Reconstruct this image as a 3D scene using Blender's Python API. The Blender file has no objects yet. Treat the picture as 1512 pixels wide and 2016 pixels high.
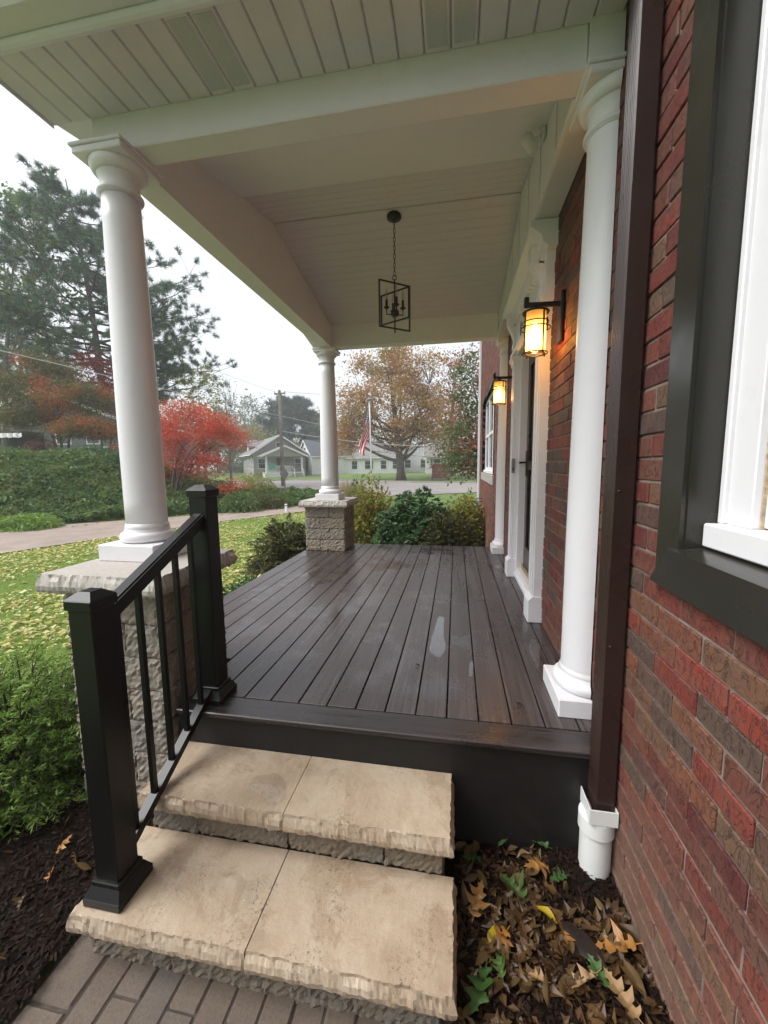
import bpy, math, random
import numpy as np
from mathutils import Vector, Matrix
rad = math.radians

# ------------------------------------------------------------------ camera, sky, sun, exposure
scene = bpy.context.scene
col = scene.collection
FPX = 783.687                      # focal length in photo pixels (photo 1512 x 2016)
CAM = np.array([0.0, 0.0, 1.677])
RW = np.array([[0.98420, 0.00970, -0.17660], [0.17650, -0.11640, 0.97740], [-0.01110, -0.99320, -0.11630]])
u_, s_, v_ = np.linalg.svd(RW); RW = u_ @ v_
cam_data = bpy.data.cameras.new('camera'); cam = bpy.data.objects.new('camera', cam_data); col.objects.link(cam)
cam_data.sensor_fit = 'VERTICAL'; cam_data.sensor_height = 24.0; cam_data.lens = 24.0 * FPX / 2016.0
cam_data.clip_start = 0.02; cam_data.clip_end = 2000
M = Matrix.Identity(4)
for r in range(3):
    M[r][0] = RW[r, 0]; M[r][1] = -RW[r, 1]; M[r][2] = -RW[r, 2]; M[r][3] = CAM[r]
cam.matrix_world = M
scene.camera = cam

SUN_EL, SUN_AZ = rad(52), rad(-112)           # azimuth from +Y towards +X: light comes from the left, a little behind
world = bpy.data.worlds.new('World'); scene.world = world; world.use_nodes = True
wn, wl = world.node_tree.nodes, world.node_tree.links
for n in list(wn): wn.remove(n)
sky = wn.new('ShaderNodeTexSky'); sky.sky_type = 'NISHITA'; sky.sun_disc = False
sky.sun_elevation = SUN_EL; sky.sun_rotation = SUN_AZ; sky.dust_density = 6; sky.air_density = 1.4; sky.ozone_density = 1
hs = wn.new('ShaderNodeHueSaturation'); hs.inputs['Saturation'].default_value = 0.13; hs.inputs['Value'].default_value = 1.0
tc = wn.new('ShaderNodeTexCoord'); nz = wn.new('ShaderNodeTexNoise'); nz.inputs['Scale'].default_value = 2.2; nz.inputs['Detail'].default_value = 3
rmp = wn.new('ShaderNodeValToRGB'); rmp.color_ramp.elements[0].position = .3; rmp.color_ramp.elements[0].color = (.88, .90, .93, 1)
rmp.color_ramp.elements[1].position = .7; rmp.color_ramp.elements[1].color = (1, 1, 1, 1)
mulc = wn.new('ShaderNodeMix'); mulc.data_type = 'RGBA'; mulc.blend_type = 'MULTIPLY'; mulc.inputs[0].default_value = 1
fogmix = wn.new('ShaderNodeMix'); fogmix.data_type = 'RGBA'; fogmix.inputs[0].default_value = .7; fogmix.inputs[7].default_value = (3.7, 3.8, 4.05, 1)   # even overcast layer over the clear-sky model
bgd = wn.new('ShaderNodeBackground'); bgd.inputs['Strength'].default_value = 0.15
wo = wn.new('ShaderNodeOutputWorld')
wl.new(sky.outputs[0], hs.inputs['Color']); wl.new(tc.outputs['Generated'], nz.inputs['Vector']); wl.new(nz.outputs['Fac'], rmp.inputs[0])
wl.new(hs.outputs[0], fogmix.inputs[6]); wl.new(fogmix.outputs[2], mulc.inputs[6]); wl.new(rmp.outputs[0], mulc.inputs[7]); wl.new(mulc.outputs[2], bgd.inputs['Color']); wl.new(bgd.outputs[0], wo.inputs[0])
sl = bpy.data.lights.new('sun', 'SUN'); sl.energy = 1.5; sl.angle = rad(35); sl.color = (1, .985, .965)
so = bpy.data.objects.new('sun', sl); col.objects.link(so)
sdir = Vector((math.sin(SUN_AZ) * math.cos(SUN_EL), math.cos(SUN_AZ) * math.cos(SUN_EL), math.sin(SUN_EL)))
so.rotation_euler = sdir.to_track_quat('Z', 'Y').to_euler(); so.location = (-8, -4, 12)
vs = scene.view_settings; vs.view_transform = 'Standard'; vs.look = 'None'; vs.gamma = 1; vs.exposure = 1.06; vs.use_curve_mapping = False
scene.cycles.use_denoising = True
scene.cycles.max_bounces = 10; scene.cycles.diffuse_bounces = 5; scene.cycles.glossy_bounces = 4; scene.cycles.transparent_max_bounces = 16
scene.cycles.volume_bounces = 1; scene.cycles.sample_clamp_indirect = 4

# ------------------------------------------------------------------ helpers
rng = np.random.default_rng(7); random.seed(7)
def at(px, py, Y):
    d = RW @ np.array([px - 756.0, py - 1008.0, FPX]); return CAM + d * (Y / d[1])
def atz(px, py, z):
    d = RW @ np.array([px - 756.0, py - 1008.0, FPX]); return CAM + d * ((z - CAM[2]) / d[2])
def topx(P):
    q = RW.T @ (np.asarray(P, float) - CAM); return np.array([756 + FPX * q[0] / q[2], 1008 + FPX * q[1] / q[2], q[2]])

def tag(o, label=None, cat=None, group=None, kind=None):
    if label: o['label'] = label
    if cat: o['category'] = cat
    if group: o['group'] = group
    if kind: o['kind'] = kind
    return o
def thing(name, label, cat, loc=(0, 0, 0), rotz=0, group=None):
    o = bpy.data.objects.new(name, None); col.objects.link(o); o.location = loc; o.rotation_euler = (0, 0, rotz); o.empty_display_size = .1
    return tag(o, label, cat, group)
def link(name, me, parent=None, loc=(0, 0, 0), rot=(0, 0, 0)):
    o = bpy.data.objects.new(name, me); col.objects.link(o); o.location = loc; o.rotation_euler = rot
    if parent: o.parent = parent
    return o
def copy_tree(o, parent=None):
    c = o.copy(); col.objects.link(c); c.parent = parent
    for ch in o.children: copy_tree(ch, c)
    return c

class MB:
    """collects faces for one mesh"""
    def __init__(s): s.v = []; s.f = []; s.sm = []
    def add(s, V, F, smooth=False):
        b = len(s.v); s.v.extend([tuple(map(float, p)) for p in V]); s.f.extend([tuple(b + i for i in q) for q in F]); s.sm.extend([smooth] * len(F)); return s
    def box(s, a, b):
        (x0, y0, z0), (x1, y1, z1) = a, b
        V = [(x0, y0, z0), (x1, y0, z0), (x1, y1, z0), (x0, y1, z0), (x0, y0, z1), (x1, y0, z1), (x1, y1, z1), (x0, y1, z1)]
        return s.add(V, [(3, 2, 1, 0), (4, 5, 6, 7), (0, 1, 5, 4), (1, 2, 6, 5), (2, 3, 7, 6), (3, 0, 4, 7)])
    def cbox(s, a, b, c=.004):
        """box with chamfered edges"""
        lo = np.array(a, float); hi = np.array(b, float); c = min(c, .45 * float(min(hi - lo)))
        V = []; idx = {}
        for sx in (0, 1):
            for sy in (0, 1):
                for sz in (0, 1):
                    base = np.where([sx, sy, sz], hi, lo); ins = np.where([sx, sy, sz], -c, c)
                    for ax in range(3):
                        p = base + ins; p[ax] = base[ax]; idx[(sx, sy, sz, ax)] = len(V); V.append(p)
        F = []
        for ax in range(3):
            o1, o2 = [i for i in range(3) if i != ax]
            for sd in (0, 1):
                q = []
                for (i, j) in ((0, 0), (1, 0), (1, 1), (0, 1)):
                    k = [0, 0, 0]; k[ax] = sd; k[o1] = i; k[o2] = j; q.append(idx[tuple(k) + (ax,)])
                flip = (sd == 1) ^ (ax == 1)
                F.append(tuple(q) if flip else tuple(q[::-1]))
        for ax in range(3):     # edges along ax
            o1, o2 = [i for i in range(3) if i != ax]
            for i in (0, 1):
                for j in (0, 1):
                    k0 = [0, 0, 0]; k0[o1] = i; k0[o2] = j; k1 = list(k0); k1[ax] = 1
                    F.append((idx[tuple(k0) + (o1,)], idx[tuple(k0) + (o2,)], idx[tuple(k1) + (o2,)], idx[tuple(k1) + (o1,)]))
        for sx in (0, 1):
            for sy in (0, 1):
                for sz in (0, 1): F.append(tuple(idx[(sx, sy, sz, k)] for k in range(3)))
        return s.add(V, F)
    def lathe(s, prof, c=(0, 0, 0), n=32, a0=0, a1=2 * math.pi, smooth=True, cap=True):
        full = abs(a1 - a0 - 2 * math.pi) < 1e-6; m = n if full else n + 1
        V = []; F = []
        for r, z in prof:
            for i in range(m):
                a = a0 + (a1 - a0) * i / n; V.append((c[0] + r * math.cos(a), c[1] + r * math.sin(a), c[2] + z))
        for k in range(len(prof) - 1):
            for i in range(n):
                j = (i + 1) % m if full else i + 1
                F.append((k * m + i, k * m + j, (k + 1) * m + j, (k + 1) * m + i))
        s.add(V, F, smooth)
        if cap and full:
            b = len(s.v) - len(V)
            s.f.append(tuple(b + i for i in range(m))[::-1]); s.sm.append(False); s.f.append(tuple(b + (len(prof) - 1) * m + i for i in range(m))); s.sm.append(False)
        return s
    def tube(s, pts, r, n=6, smooth=True, cap=True):
        pts = [np.array(p, float) for p in pts]; rr = r if hasattr(r, '__len__') else [r] * len(pts)
        V = []; F = []; up = None
        for i, p in enumerate(pts):
            t = pts[min(i + 1, len(pts) - 1)] - pts[max(i - 1, 0)]; t = t / (np.linalg.norm(t) + 1e-12)
            if up is None:
                up = np.array([1., 0, 0]) if abs(t[0]) < .9 else np.array([0, 1., 0])
            a = up - t * (up @ t); a /= np.linalg.norm(a) + 1e-12; b = np.cross(t, a); up = a
            for k in range(n):
                an = 2 * math.pi * k / n; V.append(p + rr[i] * (math.cos(an) * a + math.sin(an) * b))
        for i in range(len(pts) - 1):
            for k in range(n): F.append((i * n + k, i * n + (k + 1) % n, (i + 1) * n + (k + 1) % n, (i + 1) * n + k))
        if cap: F.append(tuple(range(n))[::-1]); F.append(tuple((len(pts) - 1) * n + k for k in range(n)))
        return s.add(V, F, smooth)
    def bar(s, p, q, w, h=None, up=(0, 0, 1)):
        """rectangular bar from p to q"""
        h = h or w; p = np.array(p, float); q = np.array(q, float); t = (q - p) / np.linalg.norm(q - p); up = np.array(up, float)
        a = np.cross(t, up); a /= np.linalg.norm(a); b = np.cross(a, t)
        V = [e + sa * a * w / 2 + sb * b * h / 2 for e in (p, q) for sa, sb in ((-1, -1), (1, -1), (1, 1), (-1, 1))]
        return s.add(V, [(0, 1, 2, 3), (7, 6, 5, 4), (0, 4, 5, 1), (1, 5, 6, 2), (2, 6, 7, 3), (3, 7, 4, 0)])
    def prism(s, poly, axis, a, b):
        """poly: 2D points in the two other axes (order x,y,z without axis), extruded from a to b"""
        def P(u, v, w): return {0: (w, u, v), 1: (u, w, v), 2: (u, v, w)}[axis]
        n = len(poly); V = [P(u, v, a) for u, v in poly] + [P(u, v, b) for u, v in poly]
        return s.add(V, [tuple(range(n))[::-1], tuple(range(n, 2 * n))] + [(i, (i + 1) % n, n + (i + 1) % n, n + i) for i in range(n)])
    def mesh(s, name, mat=None):
        me = bpy.data.meshes.new(name); me.from_pydata(s.v, [], s.f); me.polygons.foreach_set('use_smooth', s.sm); me.update()
        if mat: me.materials.append(mat)
        return me
    def fix(s, me):
        import bmesh
        b = bmesh.new(); b.from_mesh(me); bmesh.ops.recalc_face_normals(b, faces=b.faces); b.to_mesh(me); b.free()
    def build(s, name, mat, parent=None, loc=(0, 0, 0), rot=(0, 0, 0), fix=True):
        me = s.mesh(name, mat)
        if fix: s.fix(me)
        return link(name, me, parent, loc, rot)

def polys_mesh(name, V, k, mat, smooth=False):
    """V (N,k,3): N separate k-gons"""
    V = np.asarray(V, np.float32); N = V.shape[0]
    me = bpy.data.meshes.new(name); me.vertices.add(N * k); me.loops.add(N * k); me.polygons.add(N)
    me.vertices.foreach_set('co', V.reshape(-1)); me.loops.foreach_set('vertex_index', np.arange(N * k, dtype=np.int32))
    me.polygons.foreach_set('loop_start', np.arange(0, N * k, k, dtype=np.int32))
    try: me.polygons.foreach_set('loop_total', np.full(N, k, np.int32))
    except Exception: pass
    me.polygons.foreach_set('use_smooth', np.full(N, smooth)); me.update(calc_edges=True)
    if mat: me.materials.append(mat)
    return me
def grid_mesh(name, X, Y, Z, mat, smooth=True):
    n, m = X.shape; V = np.stack([X, Y, Z], -1).reshape(-1, 3); i = np.arange(n * m).reshape(n, m)
    Q = np.stack([i[:-1, :-1], i[1:, :-1], i[1:, 1:], i[:-1, 1:]], -1).reshape(-1, 4)
    me = bpy.data.meshes.new(name); me.from_pydata(V.tolist(), [], Q.tolist()); me.polygons.foreach_set('use_smooth', [smooth] * len(Q)); me.update()
    if mat: me.materials.append(mat)
    return me
def unit(v): return v / (np.linalg.norm(v, axis=-1, keepdims=True) + 1e-9)
def leaves(C, size, aspect=.55, up=.5, var=.35, droop=0., dirs=None, g=rng):
    """one diamond leaf at each centre"""
    N = len(C); nrm = unit(g.normal(size=(N, 3)) + np.array([0, 0, up * 2])); t = g.normal(size=(N, 3)) if dirs is None else dirs + g.normal(size=(N, 3)) * .35
    t = t + np.array([0, 0, -droop]); t = unit(t - nrm * (t * nrm).sum(1, keepdims=True)); b = np.cross(nrm, t)
    L = (size * (1 + var * g.normal(size=(N, 1)))).clip(size * .35, size * 2.2)
    bend = nrm * L * .12
    return np.stack([C - t * L * .5, C + b * L * aspect * .5 + bend, C + t * L * .5, C - b * L * aspect * .5 + bend], 1)
def fbm(x, y, s=1., seed=0):
    r = np.random.default_rng(seed); out = 0
    for k in range(6):
        a = r.uniform(0, 6.28); f = s * 1.7 ** k; p1, p2 = r.uniform(0, 6.28, 2)
        out = out + np.sin((x * math.cos(a) + y * math.sin(a)) * f + p1) * np.sin((-x * math.sin(a) + y * math.cos(a)) * f * 1.13 + p2) / 1.6 ** k
    return out / 2.2

# ------------------------------------------------------------------ materials
class NT:
    def __init__(s, name):
        s.m = bpy.data.materials.new(name); s.m.use_nodes = True; s.t = s.m.node_tree; s.n = s.t.nodes; s.n.clear()
        s.out = s.n.new('ShaderNodeOutputMaterial'); s.geo = s.n.new('ShaderNodeNewGeometry'); s.tc = s.n.new('ShaderNodeTexCoord')
    def nd(s, ty, **kw):
        n = s.n.new(ty)
        for k, v in kw.items():
            k2 = int(k[1:]) if k[0] == 'i' and k[1:].isdigit() else k
            if isinstance(k2, str) and hasattr(n, k2) and k2 not in ('inputs',): setattr(n, k2, v); continue
            s.set(n, k2, v)
        return n
    def set(s, n, key, v):
        i = n.inputs[key]
        if isinstance(v, bpy.types.NodeSocket): s.t.links.new(v, i)
        else: i.default_value = (tuple(v) + (1,) if hasattr(v, '__len__') and len(v) == 3 and i.type == 'RGBA' else v)
    def pos(s, scale=(1, 1, 1), coord=None):
        m = s.nd('ShaderNodeMapping'); s.set(m, 'Vector', coord or s.geo.outputs['Position']); s.set(m, 'Scale', scale); return m.outputs[0]
    def noise(s, vec, scale, detail=4, rough=.55, dist=0.):
        n = s.nd('ShaderNodeTexNoise'); s.set(n, 'Vector', vec); s.set(n, 'Scale', scale); s.set(n, 'Detail', detail); s.set(n, 'Roughness', rough); s.set(n, 'Distortion', dist); return n.outputs['Fac']
    def ramp(s, fac, stops, interp='LINEAR'):
        n = s.nd('ShaderNodeValToRGB'); s.set(n, 0, fac); e = n.color_ramp.elements; n.color_ramp.interpolation = interp
        while len(e) < len(stops): e.new(.5)
        for el, (p, c) in zip(e, stops): el.position = p; el.color = (c, c, c, 1) if not hasattr(c, '__len__') else tuple(c) + (1,)
        return n.outputs[0]
    def mix(s, f, a, b, mode='MIX'):
        n = s.nd('ShaderNodeMix'); n.data_type = 'RGBA'; n.blend_type = mode; s.set(n, 0, f); s.set(n, 6, a); s.set(n, 7, b); return n.outputs[2]
    def math(s, op, a, b=0.):
        n = s.nd('ShaderNodeMath'); n.operation = op; s.set(n, 0, a); s.set(n, 1, b); return n.outputs[0]
    def rnd(s):
        oi = s.nd('ShaderNodeObjectInfo'); return s.math('FRACT', s.math('ADD', oi.outputs['Random'], s.geo.outputs['Random Per Island']))
    def bump(s, h, strength=.3, dist=.01, prev=None):
        n = s.nd('ShaderNodeBump'); s.set(n, 'Height', h); s.set(n, 'Strength', strength); s.set(n, 'Distance', dist)
        if prev: s.set(n, 'Normal', prev)
        return n.outputs[0]
    def bsdf(s, color, rough=.5, normal=None, **kw):
        b = s.nd('ShaderNodeBsdfPrincipled'); s.set(b, 'Base Color', color); s.set(b, 'Roughness', rough)
        if normal: s.set(b, 'Normal', normal)
        for k, v in kw.items(): s.set(b, k.replace('_', ' '), v)
        s.t.links.new(b.outputs[0], s.out.inputs[0]); s.b = b; return s.m

def simple(name, c, rough=.5, var=.12, nscale=6, bump=0., bscale=60, bdist=.003, **kw):
    t = NT(name); p = t.pos(); n = t.noise(p, nscale)
    c = np.array(c); colr = t.ramp(n, [(.3, tuple(c * (1 - var))), (.7, tuple((c * (1 + var)).clip(0, 1)))])
    rg = t.ramp(t.noise(p, nscale * 2.3), [(.3, max(.02, rough - .07)), (.7, min(1, rough + .07))])
    nm = t.bump(t.noise(p, bscale, 5), bump, bdist) if bump else None
    return t.bsdf(colr, rg, nm, **kw)

def mat_white(name, c=(.77, .758, .778), rough=.35):
    t = NT(name); p = t.pos(); big = t.noise(t.pos((1, 1, .4)), 2.2, 5); dirt = t.noise(p, 14, 6, .7)
    colr = t.mix(t.ramp(dirt, [(.55, 0.), (.80, .30)]), t.ramp(big, [(.3, tuple(np.array(c) * .94)), (.7, c)]), tuple(np.array(c) * np.array((.72, .70, .66))))
    return t.bsdf(colr, t.ramp(big, [(.3, rough - .06), (.7, rough + .1)]), t.bump(t.noise(p, 90, 4), .06, .002))
WHITE = mat_white('white_paint')
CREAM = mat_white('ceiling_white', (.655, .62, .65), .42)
def mat_soffit():
    t = NT('soffit_vinyl'); p = t.pos((1, .25, 1)); n = t.noise(p, 160, 3); b = t.noise(t.pos(), 5, 5)
    return t.bsdf(t.ramp(b, [(.3, (.65, .615, .645)), (.75, (.73, .695, .725))]), .5, t.bump(n, .25, .003))
SOFFIT = mat_soffit()
def mat_vent():
    t = NT('soffit_vent'); v = t.nd('ShaderNodeTexVoronoi'); t.set(v, 'Vector', t.pos()); t.set(v, 'Scale', 95.); v.feature = 'F1'; t.set(v, 'Randomness', .15)
    d = v.outputs['Distance']; return t.bsdf(t.ramp(d, [(.30, (.06, .06, .06)), (.44, (.50, .51, .51))]), .5, t.bump(d, .4, .003))
VENT = mat_vent()
def mat_deck(name='deck_board_brown', along=1, tone=1.):
    t = NT(name); r = t.rnd()
    off = t.nd('ShaderNodeCombineXYZ'); t.set(off, 0, t.math('MULTIPLY', r, 9.)); t.set(off, 1, t.math('MULTIPLY', r, 37.))
    va = t.nd('ShaderNodeVectorMath'); va.operation = 'ADD'; t.set(va, 0, t.geo.outputs['Position']); t.set(va, 1, off.outputs[0])
    sc = [60., 60., 60.]; sc[along] = 1.4
    g1 = t.noise(t.pos(tuple(sc), va.outputs[0]), 1., 8, .68, .12); sc2 = [190., 190., 190.]; sc2[along] = 5.
    g2 = t.noise(t.pos(tuple(sc2), va.outputs[0]), 1., 4, .6)
    wet = t.noise(t.pos(), 1.9, 6, .62); spots = t.noise(t.pos(), 11, 6, .7)
    base = t.ramp(g1, [(.26, (0.0152, 0.0118, 0.0115)), (.5, (0.0549, 0.0426, 0.0417)), (.72, (0.1324, 0.1081, 0.1055))])
    base = t.mix(t.ramp(r, [(0, 0.), (1, .45)]), base, (0.0321, 0.0230, 0.0222))
    base = t.mix(t.ramp(spots, [(.58, 0.), (.76, .45)]), base, (0.1419, 0.1064, 0.0979))
    base = t.mix(1., base, (tone, tone, tone), 'MULTIPLY'); wm = t.ramp(wet, [(.50, 0.), (.66, 1.)])
    base = t.mix(t.math('MULTIPLY', wm, .25), base, (.0155, .0103, .0095))
    rg = t.mix(wm, t.ramp(g1, [(.3, .24), (.7, .40)]), (.0860, .0860, .0860))
    nm = t.bump(g1, .35, .002); nm = t.bump(g2, .25, .0012, nm)
    return t.bsdf(base, rg, nm, Specular_IOR_Level=.55)
DECK = mat_deck(); DECKX = mat_deck('border_board_brown', 0, .5)
def mat_brick():
    t = NT('textured_brick'); r = t.rnd(); p = t.pos(); n1 = t.noise(p, 11, 5, .6); n2 = t.noise(p, 55, 6, .68)
    wr = t.noise(t.pos((1, 1.0, .55)), 24, 4, .6, 1.6); crack = t.ramp(t.math('ABSOLUTE', t.math('SUBTRACT', wr, .5)), [(.0, 0.), (.03, 1.)])
    brk = t.ramp(t.noise(p, 17, 3), [(.60, 0.), (.74, 1.)]); crack = t.math('MAXIMUM', crack, brk)
    c = t.ramp(r, [(0, (0.1468, 0.0253, 0.0198)), (.14, (0.2294, 0.0435, 0.0285)), (.30, (0.1022, 0.0237, 0.0237)), (.44, (0.1950, 0.0712, 0.0396)), (.58, (0.1412, 0.0815, 0.0499)), (.68, (0.1858, 0.0372, 0.0285)), (.78, (0.1022, 0.0681, 0.0483)), (.86, (0.0854, 0.0483, 0.0459)), (.93, (0.2100, 0.0514, 0.0301)), (1, (0.1272, 0.0285, 0.0253))])
    c = t.mix(t.ramp(n1, [(.42, 0.), (.70, .42)]), c, (.15, .10, .07)); c = t.mix(t.ramp(n2, [(.45, 0.), (.78, .55)]), c, (.065, .034, .028))
    c = t.mix(t.ramp(crack, [(0, .6), (1, 0.)]), c, (.030, .018, .016))
    zz = t.nd('ShaderNodeSeparateXYZ'); t.set(zz, 0, t.geo.outputs['Position'])
    low = t.ramp(t.math('ADD', zz.outputs[2], t.math('MULTIPLY', n1, .5)), [(.35, .55), (.95, 0.)])      # splash dirt near the soil
    c = t.mix(low, c, (.22, .145, .10))
    nm = t.bump(crack, .6, .006); nm = t.bump(n2, .65, .006, nm); nm = t.bump(t.noise(t.pos((1, .35, 1)), 60, 4), .4, .003, nm)
    return t.bsdf(c, t.ramp(n2, [(.3, .5), (.7, .8)]), nm, Specular_IOR_Level=.35)
BRICK = mat_brick()
MORTAR = simple('mortar', (.20, .155, .13), .9, .3, 20, .6, 70, .006)
def mat_brickwall():
    t = NT('brick_wall_far'); s = t.nd('ShaderNodeSeparateXYZ'); t.set(s, 0, t.geo.outputs['Position']); c = t.nd('ShaderNodeCombineXYZ'); t.set(c, 0, s.outputs[1]); t.set(c, 1, s.outputs[2])
    bt = t.nd('ShaderNodeTexBrick'); t.set(bt, 'Vector', c.outputs[0]); t.set(bt, 'Scale', 1.); t.set(bt, 'Brick Width', .213); t.set(bt, 'Row Height', .0677); t.set(bt, 'Mortar Size', .005)
    t.set(bt, 'Color1', (.17, .034, .022)); t.set(bt, 'Color2', (.075, .022, .017)); t.set(bt, 'Mortar', (.13, .10, .085))
    n = t.noise(t.pos(), 9, 6); cc = t.mix(t.ramp(n, [(.45, 0.), (.75, .5)]), bt.outputs['Color'], (.10, .075, .06))
    return t.bsdf(cc, .8, t.bump(t.math('SUBTRACT', t.noise(t.pos(), 60, 4), t.math('MULTIPLY', bt.outputs['Fac'], 1.5)), .6, .006))
BRICKWALL = mat_brickwall()
def mat_stone(name, cols, rough=.85, sc=1., bd=.006):
    t = NT(name); r = t.rnd(); p = t.pos(); n1 = t.noise(p, 5 * sc, 6, .6); n2 = t.noise(p, 70 * sc, 5, .7); n3 = t.noise(p, 240 * sc, 3)
    c = t.ramp(t.math('ADD', t.math('MULTIPLY', n1, .7), t.math('MULTIPLY', r, .3)), [(.25, cols[0]), (.5, cols[1]), (.72, cols[2])])
    c = t.mix(t.ramp(n2, [(.45, 0.), (.72, .7)]), c, cols[3]); c = t.mix(t.ramp(n3, [(.62, 0.), (.72, .7)]), c, tuple(np.array(cols[2]) * 1.5))
    return t.bsdf(c, rough, t.bump(n3, .35, .002, t.bump(n2, .7, bd)))
BLOCK = mat_stone('split_face_block', [(.25, .205, .155), (.31, .265, .205), (.235, .215, .19), (.14, .115, .09)])
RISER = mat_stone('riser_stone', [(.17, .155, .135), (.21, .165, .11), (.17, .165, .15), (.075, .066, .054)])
CAPSTONE = mat_stone('cap_limestone', [(.40, .365, .32), (.45, .415, .37), (.40, .375, .34), (.30, .26, .22)], .55, .8, .003)
def mat_tread():
    t = NT('wet_limestone'); p = t.pos(); n1 = t.noise(p, 3.1, 7, .62, .5); n2 = t.noise(p, 30, 6, .7); st = t.noise(p, 8.5, 7, .74, .3); fine = t.noise(p, 170, 5, .75); brush = t.noise(t.pos((1, .16, 1)), 75, 5, .7)
    c = t.ramp(n1, [(.30, (0.3049, 0.2181, 0.1441)), (.46, (0.4112, 0.3161, 0.2223)), (.58, (0.4620, 0.3695, 0.2717)), (.72, (0.5267, 0.4363, 0.3293))])
    c = t.mix(t.ramp(n2, [(.45, 0.), (.75, .35)]), c, (0.3326, 0.2404, 0.1564)); c = t.mix(t.ramp(brush, [(.45, 0.), (.75, .30)]), c, (0.5544, 0.4630, 0.3540))
    c = t.mix(t.ramp(st, [(.58, 0.), (.68, .55)]), c, (0.2495, 0.1647, 0.0988)); c = t.mix(t.ramp(fine, [(.60, 0.), (.72, .45)]), c, (0.2033, 0.1425, 0.0906))
    dirt = t.math('MULTIPLY', t.ramp(t.noise(p, 95, 5, .8), [(.54, 0.), (.62, 1.)]), t.ramp(t.noise(p, 4.3, 4, .6), [(.50, 0.), (.62, .95)])); c = t.mix(dirt, c, (0.0508, 0.0356, 0.0230))
    nrm = t.nd('ShaderNodeSeparateXYZ'); t.set(nrm, 0, t.geo.outputs['Normal']); top = t.ramp(nrm.outputs[2], [(.8, 0.), (.95, 1.)])
    wet = t.math('MULTIPLY', t.ramp(t.noise(p, 4.6, 6, .62, .9), [(.50, 0.), (.60, 1.)]), top); c = t.mix(t.math('MULTIPLY', wet, .4), c, (0.2772, 0.1959, 0.1276))
    rg = t.mix(wet, t.ramp(n2, [(.3, .36), (.7, .58)]), (0.0832, 0.0801, 0.0741))
    return t.bsdf(c, rg, t.bump(fine, .45, .003, t.bump(n2, .40, .006)))
TREAD = mat_tread()
PAVER = mat_stone('paver_concrete', [(.1125, .0825, .0615), (.1387, .1065, .0810), (.1013, .0840, .0713), (.0750, .0585, .0450)], .75, 1.2, .003)
JOINT = simple('joint_sand', (.06, .048, .038), .95, .4, 30, .5, 120)
BLACK = NT('black_powder_coat').bsdf((.006, .0058, .0054), .33, None, Specular_IOR_Level=.35)
BRONZE = simple('olive_bronze_cladding', (.024, .0225, .0175), .22, .08, 3)
SPOUT = simple('brown_aluminium', (.030, .0155, .0125), .30, .1, 3)
PVC = mat_white('pvc_white', (.74, .75, .73), .3)
ASPH = simple('lane_asphalt', (.27, .215, .18), .9, .18, 1.6, .5, 40, .01)
ROAD = simple('street_asphalt', (.235, .215, .205), .9, .12, .35, .3, 10, .02)
CONC = simple('concrete', (.32, .30, .27), .85, .15, 5, .4, 60)
BRASS = simple('brass', (.45, .33, .12), .3, .15, 8, Metallic=1.)
DARKWOOD = simple('brown_door_paint', (.045, .028, .024), .32, .2, 4)
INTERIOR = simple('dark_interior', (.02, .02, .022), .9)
BARK = simple('bark', (.085, .068, .058), .95, .45, 5, .9, 18, .03)
BARKG = simple('bark_grey', (.16, .15, .14), .95, .35, 4, .8, 12, .03)
STEEL = simple('sign_back_metal', (.13, .13, .13), .5, .15, 3)
POLE = simple('weathered_pole', (.20, .18, .16), .9, .3, 2)
WIRE = simple('cable_black', (.03, .03, .03), .6); WIREW = simple('cable_grey', (.5, .5, .5), .6)
def mat_glass(name, tint=(.03, .035, .04)):
    t = NT(name); return t.bsdf(tint, .06, None, Specular_IOR_Level=.8)
GLASS = mat_glass('window_glass')
def mat_clear(name, tint, alpha):
    t = NT(name); g = t.nd('ShaderNodeBsdfGlossy'); t.set(g, 'Roughness', .05); tr = t.nd('ShaderNodeBsdfTransparent'); t.set(tr, 0, tint); m = t.nd('ShaderNodeMixShader'); t.set(m, 0, alpha)
    t.t.links.new(tr.outputs[0], m.inputs[1]); t.t.links.new(g.outputs[0], m.inputs[2]); t.t.links.new(m.outputs[0], t.out.inputs[0]); return t.m
CLEAR = mat_clear('clear_glass', (.9, .9, .88), .12)
DOORGLASS = mat_clear('storm_door_glass', (.55, .57, .58), .18)
def mat_emit(name, c, s):
    t = NT(name); e = t.nd('ShaderNodeEmission'); t.set(e, 0, c); t.set(e, 1, s); t.t.links.new(e.outputs[0], t.out.inputs[0]); return t.m
def mat_amber():
    t = NT('amber_seeded_glass'); d = t.nd('ShaderNodeBsdfTranslucent'); t.set(d, 0, (.95, .76, .44)); tr = t.nd('ShaderNodeBsdfTransparent'); t.set(tr, 0, (1., .84, .55)); g = t.nd('ShaderNodeBsdfGlossy'); t.set(g, 'Roughness', .08)
    m = t.nd('ShaderNodeMixShader'); t.set(m, 0, .62); t.t.links.new(d.outputs[0], m.inputs[1]); t.t.links.new(tr.outputs[0], m.inputs[2])
    m2 = t.nd('ShaderNodeMixShader'); t.set(m2, 0, .05); t.t.links.new(m.outputs[0], m2.inputs[1]); t.t.links.new(g.outputs[0], m2.inputs[2]); t.t.links.new(m2.outputs[0], t.out.inputs[0]); return t.m
AMBER = mat_amber()
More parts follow.
